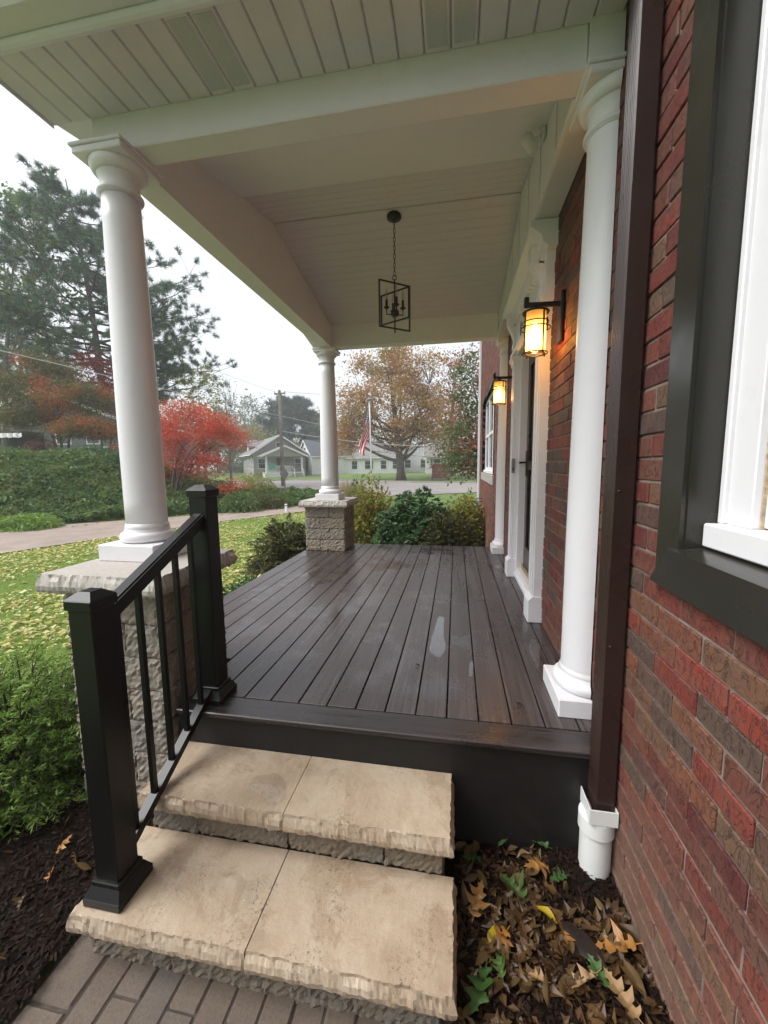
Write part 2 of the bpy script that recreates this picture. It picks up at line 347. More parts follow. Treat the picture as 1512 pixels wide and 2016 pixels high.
def mat_water():
    t = NT('water_film'); g = t.nd('ShaderNodeBsdfGlossy'); t.set(g, 'Roughness', .03); tr = t.nd('ShaderNodeBsdfTransparent'); t.set(tr, 0, (.97, .97, .97)); lw = t.nd('ShaderNodeLayerWeight'); t.set(lw, 'Normal', t.bump(t.noise(t.pos(), 35, 3), .10, .002)); fr_ = t.math('ADD', t.math('MULTIPLY', t.math('POWER', lw.outputs['Facing'], 3.2), .85), .03); m = t.nd('ShaderNodeMixShader'); t.set(m, 0, fr_)
    t.t.links.new(tr.outputs[0], m.inputs[1]); t.t.links.new(g.outputs[0], m.inputs[2]); t.t.links.new(m.outputs[0], t.out.inputs[0]); return t.m
WATER = mat_water()
def mat_leaf(name, cols, trans=.35, rough=.5, patch=1.2, pcol=None, pamt=.7, pth=(.48, .6), spec=.3):
    """cols: palette picked per leaf; pcol: second palette colour taken in patches of the crown"""
    t = NT(name); r = t.rnd(); n = len(cols)
    c = t.ramp(r, [(i / (n - 1) if n > 1 else 0, k) for i, k in enumerate(cols)])
    if pcol: c = t.mix(t.ramp(t.noise(t.pos(), patch, 3), [(pth[0], 0.), (pth[1], pamt)]), c, pcol)
    b = t.nd('ShaderNodeBsdfPrincipled'); t.set(b, 'Base Color', c); t.set(b, 'Roughness', rough); t.set(b, 'Specular IOR Level', spec)
    tl = t.nd('ShaderNodeBsdfTranslucent'); t.set(tl, 0, c); m = t.nd('ShaderNodeMixShader'); t.set(m, 0, trans)
    t.t.links.new(b.outputs[0], m.inputs[1]); t.t.links.new(tl.outputs[0], m.inputs[2]); t.t.links.new(m.outputs[0], t.out.inputs[0]); return t.m
def mat_siding(name, c, pitch=.12):
    t = NT(name); s = t.nd('ShaderNodeSeparateXYZ'); t.set(s, 0, t.geo.outputs['Position']); f = t.math('FRACT', t.math('DIVIDE', s.outputs[2], pitch))
    n = t.noise(t.pos(), 2, 4); c = np.array(c); cc = t.ramp(n, [(.3, tuple(c * .9)), (.7, tuple(c))])
    return t.bsdf(cc, .6, t.bump(f, .8, .02))
def mat_shingle(name, c):
    t = NT(name); n = t.noise(t.pos(), 3, 6, .7); n2 = t.noise(t.pos((1, 1, 8)), 2.5, 3); c = np.array(c)
    return t.bsdf(t.ramp(t.math('ADD', t.math('MULTIPLY', n, .6), t.math('MULTIPLY', n2, .4)), [(.35, tuple(c * .75)), (.65, tuple(c * 1.25))]), .9, t.bump(n, .5, .03))

# ------------------------------------------------------------------ rough stone builders
def rblock(mb, a, b, step=.035, amp=.006, seed=0, flat=()):
    """split-face block: subdivided box with broken faces; flat: faces ('x0','x1',...) left smooth"""
    r = np.random.default_rng(seed); lo = np.array(a, float); hi = np.array(b, float); n = np.maximum(2, np.round((hi - lo) / step).astype(int)); vid = {}; V = []; F = []
    def vert(i, j, k):
        key = (i, j, k)
        if key in vid: return vid[key]
        t = np.array([i, j, k]) / n; p = lo + (hi - lo) * t; d = np.zeros(3); cnt = 0
        for ax in range(3):
            for e, sg, nm in ((0, -1, '0'), (n[ax], 1, '1')):
                if key[ax] == e:
                    cnt += 1
                    if 'xyz'[ax] + nm not in flat: d[ax] += sg * amp * r.normal(.2, 1.)
        if cnt > 1:
            for ax in range(3):
                if key[ax] == 0: d[ax] += amp * r.uniform(.3, 1.6)
                if key[ax] == n[ax]: d[ax] -= amp * r.uniform(.3, 1.6)
        vid[key] = len(V); V.append(p + d); return vid[key]
    for ax in range(3):
        o1, o2 = [q for q in range(3) if q != ax]
        for e in (0, n[ax]):
            for i in range(n[o1]):
                for j in range(n[o2]):
                    q = []
                    for di, dj in ((0, 0), (1, 0), (1, 1), (0, 1)):
                        k = [0, 0, 0]; k[ax] = e; k[o1] = i + di; k[o2] = j + dj; q.append(vert(*k))
                    F.append(tuple(q))
    mb.add(V, F)
def chisel(mb, x0, x1, y0, y1, z0, z1, rough='x0 x1 y0', seed=0, step=.010, amp=1.):
    """slab with a smooth top and rock-face edges"""
    r = np.random.default_rng(seed); rough = rough.split(); P = []
    for nm, p, q, nrm in (('y0', (x0, y0), (x1, y0), (0, -1)), ('x1', (x1, y0), (x1, y1), (1, 0)), ('y1', (x1, y1), (x0, y1), (0, 1)), ('x0', (x0, y1), (x0, y0), (-1, 0))):
        L = math.dist(p, q); n = max(2, int(L / step)); f = []
        s = 0
        while s < L: w_ = r.uniform(.022, .085); f.append((s, s + w_, r.uniform(), r.uniform())); s += w_
        for i in range(n):
            t = i / n; s = t * L; fa = next(g for g in f if g[0] <= s <= g[1]); a = (s - fa[0]) / (fa[1] - fa[0]) * 2 - 1
            P.append((p[0] + (q[0] - p[0]) * t, p[1] + (q[1] - p[1]) * t, nrm, nm in rough, a, fa[2], fa[3], i == 0, nm))
    N = len(P); V = []; H = z1 - z0
    for lv, tz in enumerate((0, .12, .34, .62, .86, 1.)):
        for k, (x, y, nr, ro, a, h1, h2, corner, nm) in enumerate(P):
            prevro = P[k - 1][3]
            if ro:
                sc = (1 - a * a)
                o = {0: -.007 - .007 * h1 * sc, 1: -.004 - .008 * h1 * sc + .004 * (h2 - .5), 2: .003 - .008 * h2 * sc + .005 * (h1 - .5), 3: .009 - .006 * h2 * sc + .004 * (h1 - .5), 4: .007 - .005 * h1 * sc, 5: -.004 * h2}[lv] * amp * .85 + r.normal(0, .0011) * amp
                zz = z1 - H * tz + (0 if lv in (0, 5) else r.normal(0, .0009) + .008 * (h2 - .5) * (1 - tz)) - (.004 * (1 - sc) if lv == 5 else 0) + (.006 * h1 * a if lv == 5 else 0)
            else: o = 0; zz = z1 - H * tz
            dx, dy = nr[0] * o, nr[1] * o
            if corner:
                pn = {'y0': (-1, 0), 'x1': (0, -1), 'y1': (1, 0), 'x0': (0, 1)}[nm]
                dx, dy = nr[0] * o + (pn[0] * (o - .004) if prevro else 0), nr[1] * o + (pn[1] * (o - .004) if prevro else 0)
            V.append((x + dx, y + dy, zz))
    F = [tuple(range(N))[::-1]] if False else []
    for lv in range(5):
        for i in range(N): F.append((lv * N + i, lv * N + (i + 1) % N, (lv + 1) * N + (i + 1) % N, (lv + 1) * N + i))
    F.append(tuple(range(N))); F.append(tuple(5 * N + i for i in range(N)))
    mb.add(V, F)

# ------------------------------------------------------------------ ground, lane, street, beds
def sstep(a, b, x): t = np.clip((x - a) / (b - a), 0, 1); return t * t * (3 - 2 * t)
def hill(x, y):
    d = (x + 12.7) * -.723 + (y - 9.05) * .691; s = (x + 12.7) * .691 + (y - 9.05) * .723
    return 2.05 * sstep(.4, 5.6, d) * (1 - .93 * sstep(2.5, 9.5, s)) * (1 - sstep(7.5, 10.5, s)) + .15 * sstep(44, 60, y)
def gh(x, y): return hill(x, y) - .02 + .35 * sstep(45, 58, y)
def mat_ground():
    t = NT('lawn_soil'); p = t.pos(); n = t.noise(p, .5, 5); n2 = t.noise(p, 14, 5, .7)
    c = t.ramp(n, [(.3, (.0650, .1235, .0234)), (.6, (.1105, .1755, .0364)), (.8, (.1690, .1820, .0585))]); c = t.mix(t.ramp(n2, [(.5, 0.), (.75, .6)]), c, (.1170, .1040, .0390))
    return t.bsdf(c, .95, t.bump(n2, .8, .03))
GROUND = mat_ground()
q = np.linspace(-1, 1, 260); gx = np.sinh(q * 4.2) / math.sinh(4.2) * 200 - 6; gy = np.sinh(q * 4.2) / math.sinh(4.2) * 200 + 10
GX, GY = np.meshgrid(gx, gy, indexing='ij')
tag(link('ground', grid_mesh('ground', GX, GY, gh(GX, GY), GROUND)), kind='structure')
def sheet(name, pts, z, mat):
    me = bpy.data.meshes.new(name); me.from_pydata([(x, y, z) for x, y in pts], [], [tuple(range(len(pts)))]); me.materials.append(mat); me.update(); return tag(link(name, me), kind='structure')
lane_near = [(-13.5, -4), (-10.2, 2.5), (-9.0, 6.36), (-8.27, 8.42), (-7.24, 11.13), (-5.67, 13.84), (-4.4, 17.5), (-3.6, 22)]
lane_far = [(-9.2, 22.2), (-8.2, 18.2), (-7.0, 15.16), (-8.42, 12.98), (-10.6, 11.03), (-12.7, 9.05), (-17, 4.6), (-23, -2)]
sheet('lane', lane_near + lane_far, .006, ASPH)
sheet('street', [(-60, 25), (-22, 24.5), (-9.2, 22), (-3.6, 21.5), (2, 25), (45, 27), (45, 37), (8, 35.5), (-4, 38), (-12, 44), (-20, 45.5), (-26, 40), (-60, 38)], .010, ROAD)
kb = MB()
for a, b in zip([(-26, 40.2), (-20, 45.7), (-12, 44.2), (-4, 38.2), (8, 35.7)], [(-20, 45.7), (-12, 44.2), (-4, 38.2), (8, 35.7), (45, 37.2)]): kb.bar((*a, .06), (*b, .06), .16, .12)
tag(kb.build('kerb', CONC), kind='structure')

def mat_mulch():
    t = NT('dark_mulch'); p = t.pos(); n = t.noise(p, 26, 7, .75); n2 = t.noise(p, 90, 4, .7); c = t.ramp(n, [(.35, (0.0051, 0.0031, 0.0022)), (.6, (0.0153, 0.0079, 0.0050)), (.8, (0.0340, 0.0163, 0.0095))])
    return t.bsdf(c, t.ramp(n2, [(.35, .35), (.6, .85)]), t.bump(n2, .9, .01, t.bump(n, .9, .03)), Specular_IOR_Level=.12)
MULCH = mat_mulch()
def bedz(x, y):
    base = .022 + .018 * fbm(x, y, 9, 3) + .012 * fbm(x, y, 31, 5)
    return base + .07 * sstep(0.0, .6, x) * (1 - sstep(1.6, 2.2, y)) + .02 * sstep(1.2, .6, np.abs(x + 2)) * 0
bx = np.arange(-3.4, .66, .035); by = np.arange(-.6, 9.4, .035)
BX, BY = np.meshgrid(bx, by, indexing='ij'); BZ = bedz(BX, BY)
edge = np.where(BY < 3.0, -2.62 + .10 * np.sin(BY * 2.1), -3.05 + .12 * np.sin(BY * 1.7))
mask = (BX > edge) & ~((BX > -1.33) & (BX < .02) & (BY < 1.06))
i = np.arange(BX.size).reshape(BX.shape); Q = np.stack([i[:-1, :-1], i[1:, :-1], i[1:, 1:], i[:-1, 1:]], -1); mk = mask[:-1, :-1] & mask[1:, 1:] & mask[1:, :-1] & mask[:-1, 1:]
me = bpy.data.meshes.new('mulch_bed'); me.from_pydata(np.stack([BX, BY, BZ], -1).reshape(-1, 3).tolist(), [], Q[mk].tolist()); me.materials.append(MULCH); me.update()
tag(link('mulch_bed', me), kind='structure')
# wood chips: slivers
def chips(n, x0, x1, y0, y1, g):
    c = np.stack([g.uniform(x0, x1, n), g.uniform(y0, y1, n)], -1); c = c[~((c[:, 0] > -1.31) & (c[:, 0] < .012) & (c[:, 1] < 1.3))]; n = len(c); a = g.uniform(0, 6.28, n); L = g.uniform(.004, .017, n); w = g.uniform(.002, .005, n)
    P = np.column_stack([c, bedz(c[:, 0], c[:, 1]) + g.uniform(.002, .012, n)]); d = np.stack([np.cos(a), np.sin(a), g.normal(0, .3, n)], -1); s = np.stack([-np.sin(a), np.cos(a), g.normal(0, .35, n)], -1)
    return np.stack([P - d * L[:, None] - s * w[:, None], P + d * L[:, None] * .8 - s * w[:, None], P + d * L[:, None] + s * w[:, None], P - d * L[:, None] * .7 + s * w[:, None]], 1)
CHIP = mat_leaf('mulch_chip', [(0.0059, 0.0036, 0.0022), (0.0139, 0.0072, 0.0044), (0.0079, 0.0043, 0.0033), (0.0297, 0.0143, 0.0077), (0.0099, 0.0051, 0.0033)], .0, .75, spec=.12)
tag(link('mulch_chips', polys_mesh('mulch_chips', np.concatenate([chips(16000, -2.6, -1.25, .3, 2.4, rng), chips(9000, .0, .61, .3, 1.62, rng)]), 4, CHIP)), 'shredded dark bark mulch chips in the beds beside the steps', 'mulch', kind='stuff')

# paved path with single pavers
path = sheet('path', [(-1.335, -.8), (.015, -.8), (.015, 1.28), (-1.335, 1.28)], -.006, JOINT)
for r_ in range(9):      # border stones
    y1 = 1.06 - r_ * .205
    m = MB(); m.cbox((-1.322 + random.uniform(-.004, .004), y1 - .199, -.05), (-1.172, y1, .004 + random.uniform(-.003, .003)), .009); m.build('paver', PAVER, path)
k = 0
for i_ in range(12):
    x0 = -1.168 + i_ * .0985; off = 0 if i_ % 2 else .102
    for j in range(9):
        y1 = 1.12 + off - j * .204
        if y1 - .2 > 1.07: continue
        m = MB(); m.cbox((x0 + .0015, y1 - .2005, -.05), (x0 + .0965, y1, random.uniform(-.004, .003)), .006); m.build('paver', PAVER, path)

# ------------------------------------------------------------------ house
WX = .612; BY0, BY1 = .72, 10.68
house = thing('brick_house', 'red textured brick house wall with dark clad window and white entry', 'house', (WX, 0, 0))
def hbuild(mb, name, mat, parent=None):
    """mesh given in world coordinates, made a child of the house (which stands at WX,0,0)"""
    p = parent or house; o = mb.build(name, mat, p); o.location = (-WX, 0, 0) if p is house else (0, 0, 0); return o
WY0, WY1, WZ0, WZ1 = -.35, 1.195, 1.44, 2.98        # near window opening
DY0, DY1, DZ1 = 3.06, 4.10, 2.72                    # door opening
FY0, FY1, FZ0, FZ1 = 6.85, 9.75, 1.50, 3.08         # far window
m = MB()     # backing with the mortar colour
for (y0, y1, z0, z1) in ((BY0, WY1, -.1, WZ0), (WY1, DY0, -.1, 3.5), (DY0, DY1, DZ1, 3.5), (DY1, 5.3, -.1, 3.5), (5.3, FY0, -.1, 5.3), (FY0, FY1, -.1, FZ0), (FY0, FY1, FZ1, 5.3), (FY1, BY1, -.1, 5.3)): m.box((WX + .0055, y0, z0), (WX + .25, y1, z1))
hbuild(m, 'mortar_wall', MORTAR)
m = MB()
for (y0, y1, z0, z1) in ((-4, WY0, -.1, 5.9), (WY0, BY0, -.1, WZ0), (WY0, WY1, WZ1, 5.9), (WY1, 5.3, 3.5, 5.9), (5.3, 10.68, 5.3, 5.9)): m.box((WX, y0, z0), (WX + .25, y1, z1))
m.box((WX + .25, 10.45, -.1), (9, 10.7, 5.9)); m.box((WX + .25, -4, -.1), (9, -3.75, 5.9))
hbuild(m, 'wall', BRICKWALL)
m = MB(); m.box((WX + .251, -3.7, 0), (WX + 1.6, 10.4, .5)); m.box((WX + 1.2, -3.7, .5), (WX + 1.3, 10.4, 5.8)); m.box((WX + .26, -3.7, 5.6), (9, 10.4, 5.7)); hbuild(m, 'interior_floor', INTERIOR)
m = MB(); m.prism([(WX - .45, 5.88), (9.4, 5.88), (5, 8.2)], 1, -4.3, 11.0); hbuild(m, 'roof', mat_shingle('house_shingles', (.10, .09, .085)))
# single bricks
PITCH, LEN = .0745, .2205
bl = []
for r_ in range(int(5.25 / PITCH) + 1):
    z0 = -.02 + r_ * PITCH; y = BY0 - .3 + (LEN / 2 if r_ % 2 else 0)
    while y < BY1:
        y0, y1 = y + .0035, y + LEN - .0045; y += LEN
        segs = [(max(y0, BY0), min(y1, BY1))]
        if z0 > 3.42 and y0 < 5.3: continue
        out = []
        for a, b in segs:
            if z0 + .065 > WZ0 - .11 and z0 < WZ1 and a < WY1 + .08: a = max(a, WY1 + .08)
            if z0 + .03 < DZ1:
                if a < DY0 < b: b = DY0
                elif a < DY1 < b: a = DY1
                elif a >= DY0 and b <= DY1: continue
            if z0 + .06 > FZ0 - .17 and z0 < FZ1:
                if a < FY0 < b: b = FY0
                elif a < FY1 < b: a = FY1
                elif a >= FY0 and b <= FY1: continue
            if b - a > .03: out.append((a, b))
        for a, b in out:
            if z0 < .47 and 1.75 < a < 5.3: continue
            c = topx((WX, (a + b) / 2, z0 + .03)); vis = 1.
            if z0 < .50 and a > 1.6: vis = 0
            if a < 2.9: 
                lx = np.interp(c[1], [0, 1400], [1165, 1085])
                if lx < c[0] < lx + 75 and c[1] < 1420: vis = .2          # behind the half column
            if not (-20 < c[0] < 1530 and -40 < c[1] < 2040): vis = 0
            pa = topx((WX, a, z0 + .03)); pb = topx((WX, b, z0 + .03)); pc = topx((WX, a, z0 + .06))
            bl.append((vis * abs(pb[0] - pa[0]) * 60 / c[2], a, b, z0))
bl.sort(key=lambda t: -t[0])
rest = MB()
for k, (ar, a, b, z0) in enumerate(bl):
    j = random.uniform(-.003, .002); jz = random.uniform(-.0015, .0015)
    bxs = ((WX + j, a + random.uniform(-.002, .002), z0 + jz), (WX + .06, b + random.uniform(-.002, .002), z0 + .0668 + jz + random.uniform(-.001, .001)))
    if k < 300: mb = MB(); mb.cbox(*bxs, c=.0035); hbuild(mb, 'brick', BRICK)
    else: rest.cbox(*bxs, c=.0035)
tag(hbuild(rest, 'bricks_beyond', BRICK), kind='stuff')

# near window: olive clad casing, deep reveal, white frame
win = hbuild(MB().box((WX - .012, WY1, WZ0 - .11), (WX + .02, WY1 + .115, WZ1 + .1)), 'window', BRONZE); win['label'] = 'olive bronze clad casing of the white window'
m = MB(); m.box((WX + .002, WY1 - .006, WZ0 - .01), (WX + .16, WY1 + .02, WZ1)); hbuild(m, 'reveal', BRONZE, win)
m = MB(); m.prism([(WX - .027, WZ0 - .118), (WX - .027, WZ0 - .004), (WX + .035, WZ0 + .006), (WX + .12, WZ0 + .012), (WX + .12, WZ0 - .118)], 1, WY0, WY1 + .03); hbuild(m, 'sill', BRONZE, win)
m = MB(); m.prism([(WY1 + .03, WZ0 - .118), (WY1 + .118, WZ0 - .118), (WY1 + .03, WZ0 - .004)], 0, WX - .026, WX - .002); hbuild(m, 'sill_mitre', BRONZE, win)
m = MB(); m.box((WX - .012, WY0, WZ1), (WX + .02, WY1, WZ1 + .1)); m.box((WX + .02, WY0, WZ1 - .01), (WX + .16, WY1 - .006, WZ1 + .02)); hbuild(m, 'head_casing', BRONZE, win)
m = MB(); m.cbox((WX + .040, WY0, WZ0 + .012), (WX + .16, WY1 - .008, WZ0 + .075), .004); hbuild(m, 'stool', WHITE, win)
m = MB(); m.cbox((WX + .072, WY1 - .028, WZ0 + .075), (WX + .15, WY1 - .008, WZ1), .003); m.cbox((WX + .082, WY1 - .115, WZ0 + .075), (WX + .15, WY1 - .028, WZ1), .003); hbuild(m, 'jamb', WHITE, win)
m = MB(); m.cbox((WX + .105, WY1 - .165, WZ0 + .079), (WX + .14, WY1 - .121, WZ1), .003); m.cbox((WX + .105, WY0, WZ0 + .077), (WX + .14, WY1 - .165, WZ0 + .12), .003); hbuild(m, 'sash', WHITE, win)
CAULK = simple('stained_caulk', (.50, .40, .27), .9, .4, 60)
m = MB(); m.box((WX + .10, WY1 - .119, WZ0 + .076), (WX + .13, WY1 - .1155, WZ1)); hbuild(m, 'caulk', CAULK, win)
m = MB(); m.box((WX + .12, WY0, WZ0 + .12), (WX + .126, WY1 - .165, WZ1)); hbuild(m, 'pane', GLASS, win)
# far window
fw = hbuild(MB().box((WX - .02, FY0 - .1, FZ0 - .17), (WX + .2, FY1 + .1, FZ0 - .012)), 'window', CONC); fw['label'] = 'wide white window with concrete sill beyond the porch'
m = MB()
for (y0, y1, z0, z1) in ((FY0 - .03, FY0, FZ0, FZ1), (FY1, FY1 + .03, FZ0, FZ1), (FY0 - .03, FY1 + .03, FZ1, FZ1 + .06)): m.box((WX - .012, y0, z0), (WX + .13, y1, z1))
hbuild(m, 'casing', BRONZE, fw)
m = MB(); m.cbox((WX + .03, FY0, FZ0 - .012), (WX + .15, FY1, FZ0 + .05), .004)
ys = [FY0, FY0 + .95, FY1 - .95, FY1]
for y0, y1 in zip(ys[:-1], ys[1:]):
    for (a, b, c_, d_) in ((y0, y0 + .06, FZ0 + .05, FZ1), (y1 - .06, y1, FZ0 + .05, FZ1), (y0 + .06, y1 - .06, FZ1 - .07, FZ1), (y0 + .06, y1 - .06, FZ0 + .05, FZ0 + .11), (y0 + .06, y1 - .06, 2.26, 2.32)): m.cbox((WX + .065, a, c_), (WX + .12, b, d_), .003)
hbuild(m, 'frame', WHITE, fw)
m = MB(); m.box((WX + .09, FY0, FZ0 + .05), (WX + .095, FY1, FZ1)); hbuild(m, 'pane', GLASS, fw)

# entry: white surround and storm door
D = .54
PY = ((2.905, 3.055), (4.105, 4.255))          # the two door pilasters
sur = hbuild(MB().cbox((WX - .055, 2.86, 2.70), (WX + .02, 4.30, 3.10), .003), 'door_surround', WHITE)
sur['label'] = 'white classical door surround with fluted pilasters and dentilled cornice'
for y0, y1 in PY:
    m = MB(); m.cbox((WX - .06, y0, D + .17), (WX + .01, y1, 2.70), .003)
    m.cbox((WX - .072, y0 + .018, D + .2), (WX - .06, y0 + .05, 2.62), .004); m.cbox((WX - .072, y0 + .1, D + .2), (WX - .06, y1 - .018, 2.62), .004); hbuild(m, 'pilaster', WHITE, sur)
    m = MB(); m.cbox((WX - .095, y0 - .012, D + .001), (WX + .01, y1 + .012, D + .16), .004); m.prism([(WX - .095, D + .16), (WX + .01, D + .16), (WX + .01, D + .19), (WX - .065, D + .19)], 1, y0 - .012, y1 + .012); hbuild(m, 'plinth_block', WHITE, sur)
    m = MB(); m.cbox((WX - .082, y0 - .008, 2.62), (WX + .01, y1 + .008, 2.65), .003); m.cbox((WX - .10, y0 - .02, 2.665), (WX + .01, y1 + .02, 2.70), .003); m.cbox((WX - .09, y0 - .014, 2.65), (WX + .005, y1 + .014, 2.665), .002); hbuild(m, 'capital', WHITE, sur)
    m = MB()     # scroll bracket under the cornice
    m.prism([(WX - .055, 2.74), (WX - .085, 2.78), (WX - .075, 2.86), (WX - .10, 2.93), (WX - .135, 3.0), (WX - .14, 3.10), (WX - .055, 3.10)], 1, y0 + .035, y1 - .035); hbuild(m, 'bracket', WHITE, sur)
m = MB(); m.prism([(WX - .055, 2.705), (WX - .085, 2.72), (WX - .085, 2.75), (WX - .07, 2.765), (WX - .055, 2.775)], 1, 2.85, 4.31); hbuild(m, 'architrave', WHITE, sur)
m = MB(); m.prism([(WX - .054, 3.03), (WX - .09, 3.06), (WX - .10, 3.10), (WX - .14, 3.13), (WX - .165, 3.145), (WX - .165, 3.185), (WX + .01, 3.185), (WX + .01, 3.03)], 1, 2.80, 4.36); hbuild(m, 'cornice', WHITE, sur)
for k in range(24):
    y = 2.88 + k * .06; m = MB(); m.cbox((WX - .085, y, 2.99), (WX - .054, y + .032, 3.028), .002); hbuild(m, 'dentil', WHITE, sur)
m = MB(); m.box((WX - .008, DY0 - .03, D + .002), (WX + .10, DY0 + .045, DZ1)); m.box((WX - .008, DY1 - .045, D + .002), (WX + .10, DY1 + .03, DZ1)); m.box((WX + .02, DY0, DZ1 - .05), (WX + .10, DY1, DZ1 + .02)); hbuild(m, 'jamb', WHITE, sur)
m = MB(); m.cbox((WX - .02, DY0 - .0, D + .002), (WX + .14, DY1, D + .045), .004); m.cbox((WX + .0, DY0, D + .045), (WX + .05, DY1, D + .10), .003); hbuild(m, 'threshold', WHITE, sur)
door = hbuild(MB().box((WX + .055, DY0 + .045, D + .15), (WX + .085, DY0 + .14, DZ1 - .05)).box((WX + .055, DY1 - .14, D + .15), (WX + .085, DY1 - .045, DZ1 - .05)).box((WX + .055, DY0 + .14, DZ1 - .15), (WX + .085, DY1 - .14, DZ1 - .05)).box((WX + .055, DY0 + .14, D + .15), (WX + .085, DY1 - .14, D + .34)).box((WX + .057, DY0 + .14, 1.62), (WX + .083, DY1 - .14, 1.70)), 'door', DARKWOOD)
door['label'] = 'dark brown storm door with tall glass panes and lever handle'
m = MB(); m.box((WX + .068, DY0 + .14, D + .34), (WX + .073, DY1 - .14, 1.62)); hbuild(m, 'pane', DOORGLASS, door)
m = MB(); m.box((WX + .068, DY0 + .14, 1.70), (WX + .073, DY1 - .14, DZ1 - .15)); hbuild(m, 'pane', DOORGLASS, door)
m = MB(); m.box((WX + .04, DY0 + .045, D + .10), (WX + .09, DY1 - .045, D + .15)); hbuild(m, 'brass_sweep', BRASS, door)
m = MB(); m.cbox((WX + .043, DY1 - .115, 1.56), (WX + .055, DY1 - .075, 1.80), .003); m.tube([(WX + .05, DY1 - .095, 1.69), (WX - .015, DY1 - .095, 1.69), (WX - .02, DY1 - .21, 1.685)], .009, 8); hbuild(m, 'handle', simple('aged_brass', (.09, .065, .03), .35, .2, 20, Metallic=.8), door)
m = MB(); m.box((WX + .13, DY0, D), (WX + .17, DY1, DZ1)); hbuild(m, 'inner_door', simple('inner_door_grey', (.16, .16, .165), .5), house)

# ------------------------------------------------------------------ porch deck
deck = thing('porch_deck', 'dark brown composite porch deck, wet in patches', 'deck', (-.7, 3.5, .54))
def dbuild(mb, name, mat, parent=None):
    p = parent or deck; o = mb.build(name, mat, p); o.location = (.7, -3.5, -.54) if p is deck else (0, 0, 0); return o
gaps = [.396 + .142 * k for k in range(-18, 3)]
PED1 = (-1.825, -1.325, 1.53, 2.05); PED2 = (-2.0, -1.45, 5.06, 5.59)
for x0, x1 in zip(gaps[:-1], gaps[1:]):
    x0 = max(x0, -2.03); x1 = min(x1, WX - .004)
    if x1 - x0 < .02: continue
    y0, y1 = 1.706, 5.595
    if x1 > PED1[0] - .02 and x0 < PED1[1] + .02: y0 = PED1[3] + .012 if x1 - .03 > PED1[0] and x0 + .012 < PED1[1] else y0
    if x1 - .01 > PED2[0] and x0 + .01 < PED2[1]: y1 = PED2[2] - .012
    m = MB(); m.cbox((x0 + .0032, y0, D - .024), (x1 - .0032, y1, D + random.uniform(-.0006, .0006)), .0022); dbuild(m, 'deck_board', DECK)
m = MB(); m.cbox((-1.30, 1.562, D - .025), (WX - .004, 1.6995, D), .004); dbuild(m, 'border_board', DECKX)
m = MB(); m.cbox((-1.30, 1.580, .06), (WX - .004, 1.602, D - .026), .003); m.box((-2.02, 2.06, .05), (-2.0, 5.58, D - .027)); m.box((-2.0, 5.57, .05), (WX - .01, 5.585, D - .027)); dbuild(m, 'fascia_board', simple('fascia_shaded_brown', (.006, .0042, .004), .6, .3, 8, .2, 50))  # fascia brown darkened to near-black: shade below the deck edge is in the colour
m = MB()
for x in np.arange(-1.9, .6, .4): m.box((x, 1.62 if x > -1.2 else 2.1, D - .2), (x + .04, 5.0, D - .03))
m.box((-1.99, 2.07, D - .035), (WX - .01, 5.0, D - .0275)); dbuild(m, 'joist_frame', INTERIOR)

# ------------------------------------------------------------------ stone steps
steps = thing('stone_steps', 'two wet beige stone steps with chiselled edges up to the deck', 'steps', (-.63, 1.2, 0))
def sbuild(mb, name, mat): o = mb.build(name, mat, steps); o.location = (.63, -1.2, 0); return o
def wavy(me, amp=.0022):
    pass
for k, (x0, x1, y0, y1, zt, rg) in enumerate(((-1.275, -.6315, .965, 1.305, .185, 'x0 y0'), (-.6275, .012, .965, 1.305, .185, 'x1 y0'), (-1.262, -.6335, 1.268, 1.578, .370, 'x0 y0'), (-.6305, .0, 1.268, 1.578, .370, 'x1 y0'))):
    m = MB(); chisel(m, x0, x1, y0, y1, zt - .068, zt, rg, 40 + k, .009); sbuild(m, 'tread_slab', TREAD)
for k, (x0, x1) in enumerate(((-1.225, -1.02), (-1.016, -.634), (-.628, -.252), (-.247, -.035))):
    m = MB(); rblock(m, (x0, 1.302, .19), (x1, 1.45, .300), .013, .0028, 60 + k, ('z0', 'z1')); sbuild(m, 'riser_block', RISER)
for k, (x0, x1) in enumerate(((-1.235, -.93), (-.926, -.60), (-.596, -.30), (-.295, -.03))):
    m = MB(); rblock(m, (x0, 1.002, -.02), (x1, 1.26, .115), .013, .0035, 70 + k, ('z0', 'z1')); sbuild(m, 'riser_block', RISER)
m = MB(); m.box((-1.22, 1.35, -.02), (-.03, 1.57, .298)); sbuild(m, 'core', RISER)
m = MB(); m.cbox((-.665, 1.276, .292), (-.545, 1.32, .302), .002); sbuild(m, 'shim', BLACK)

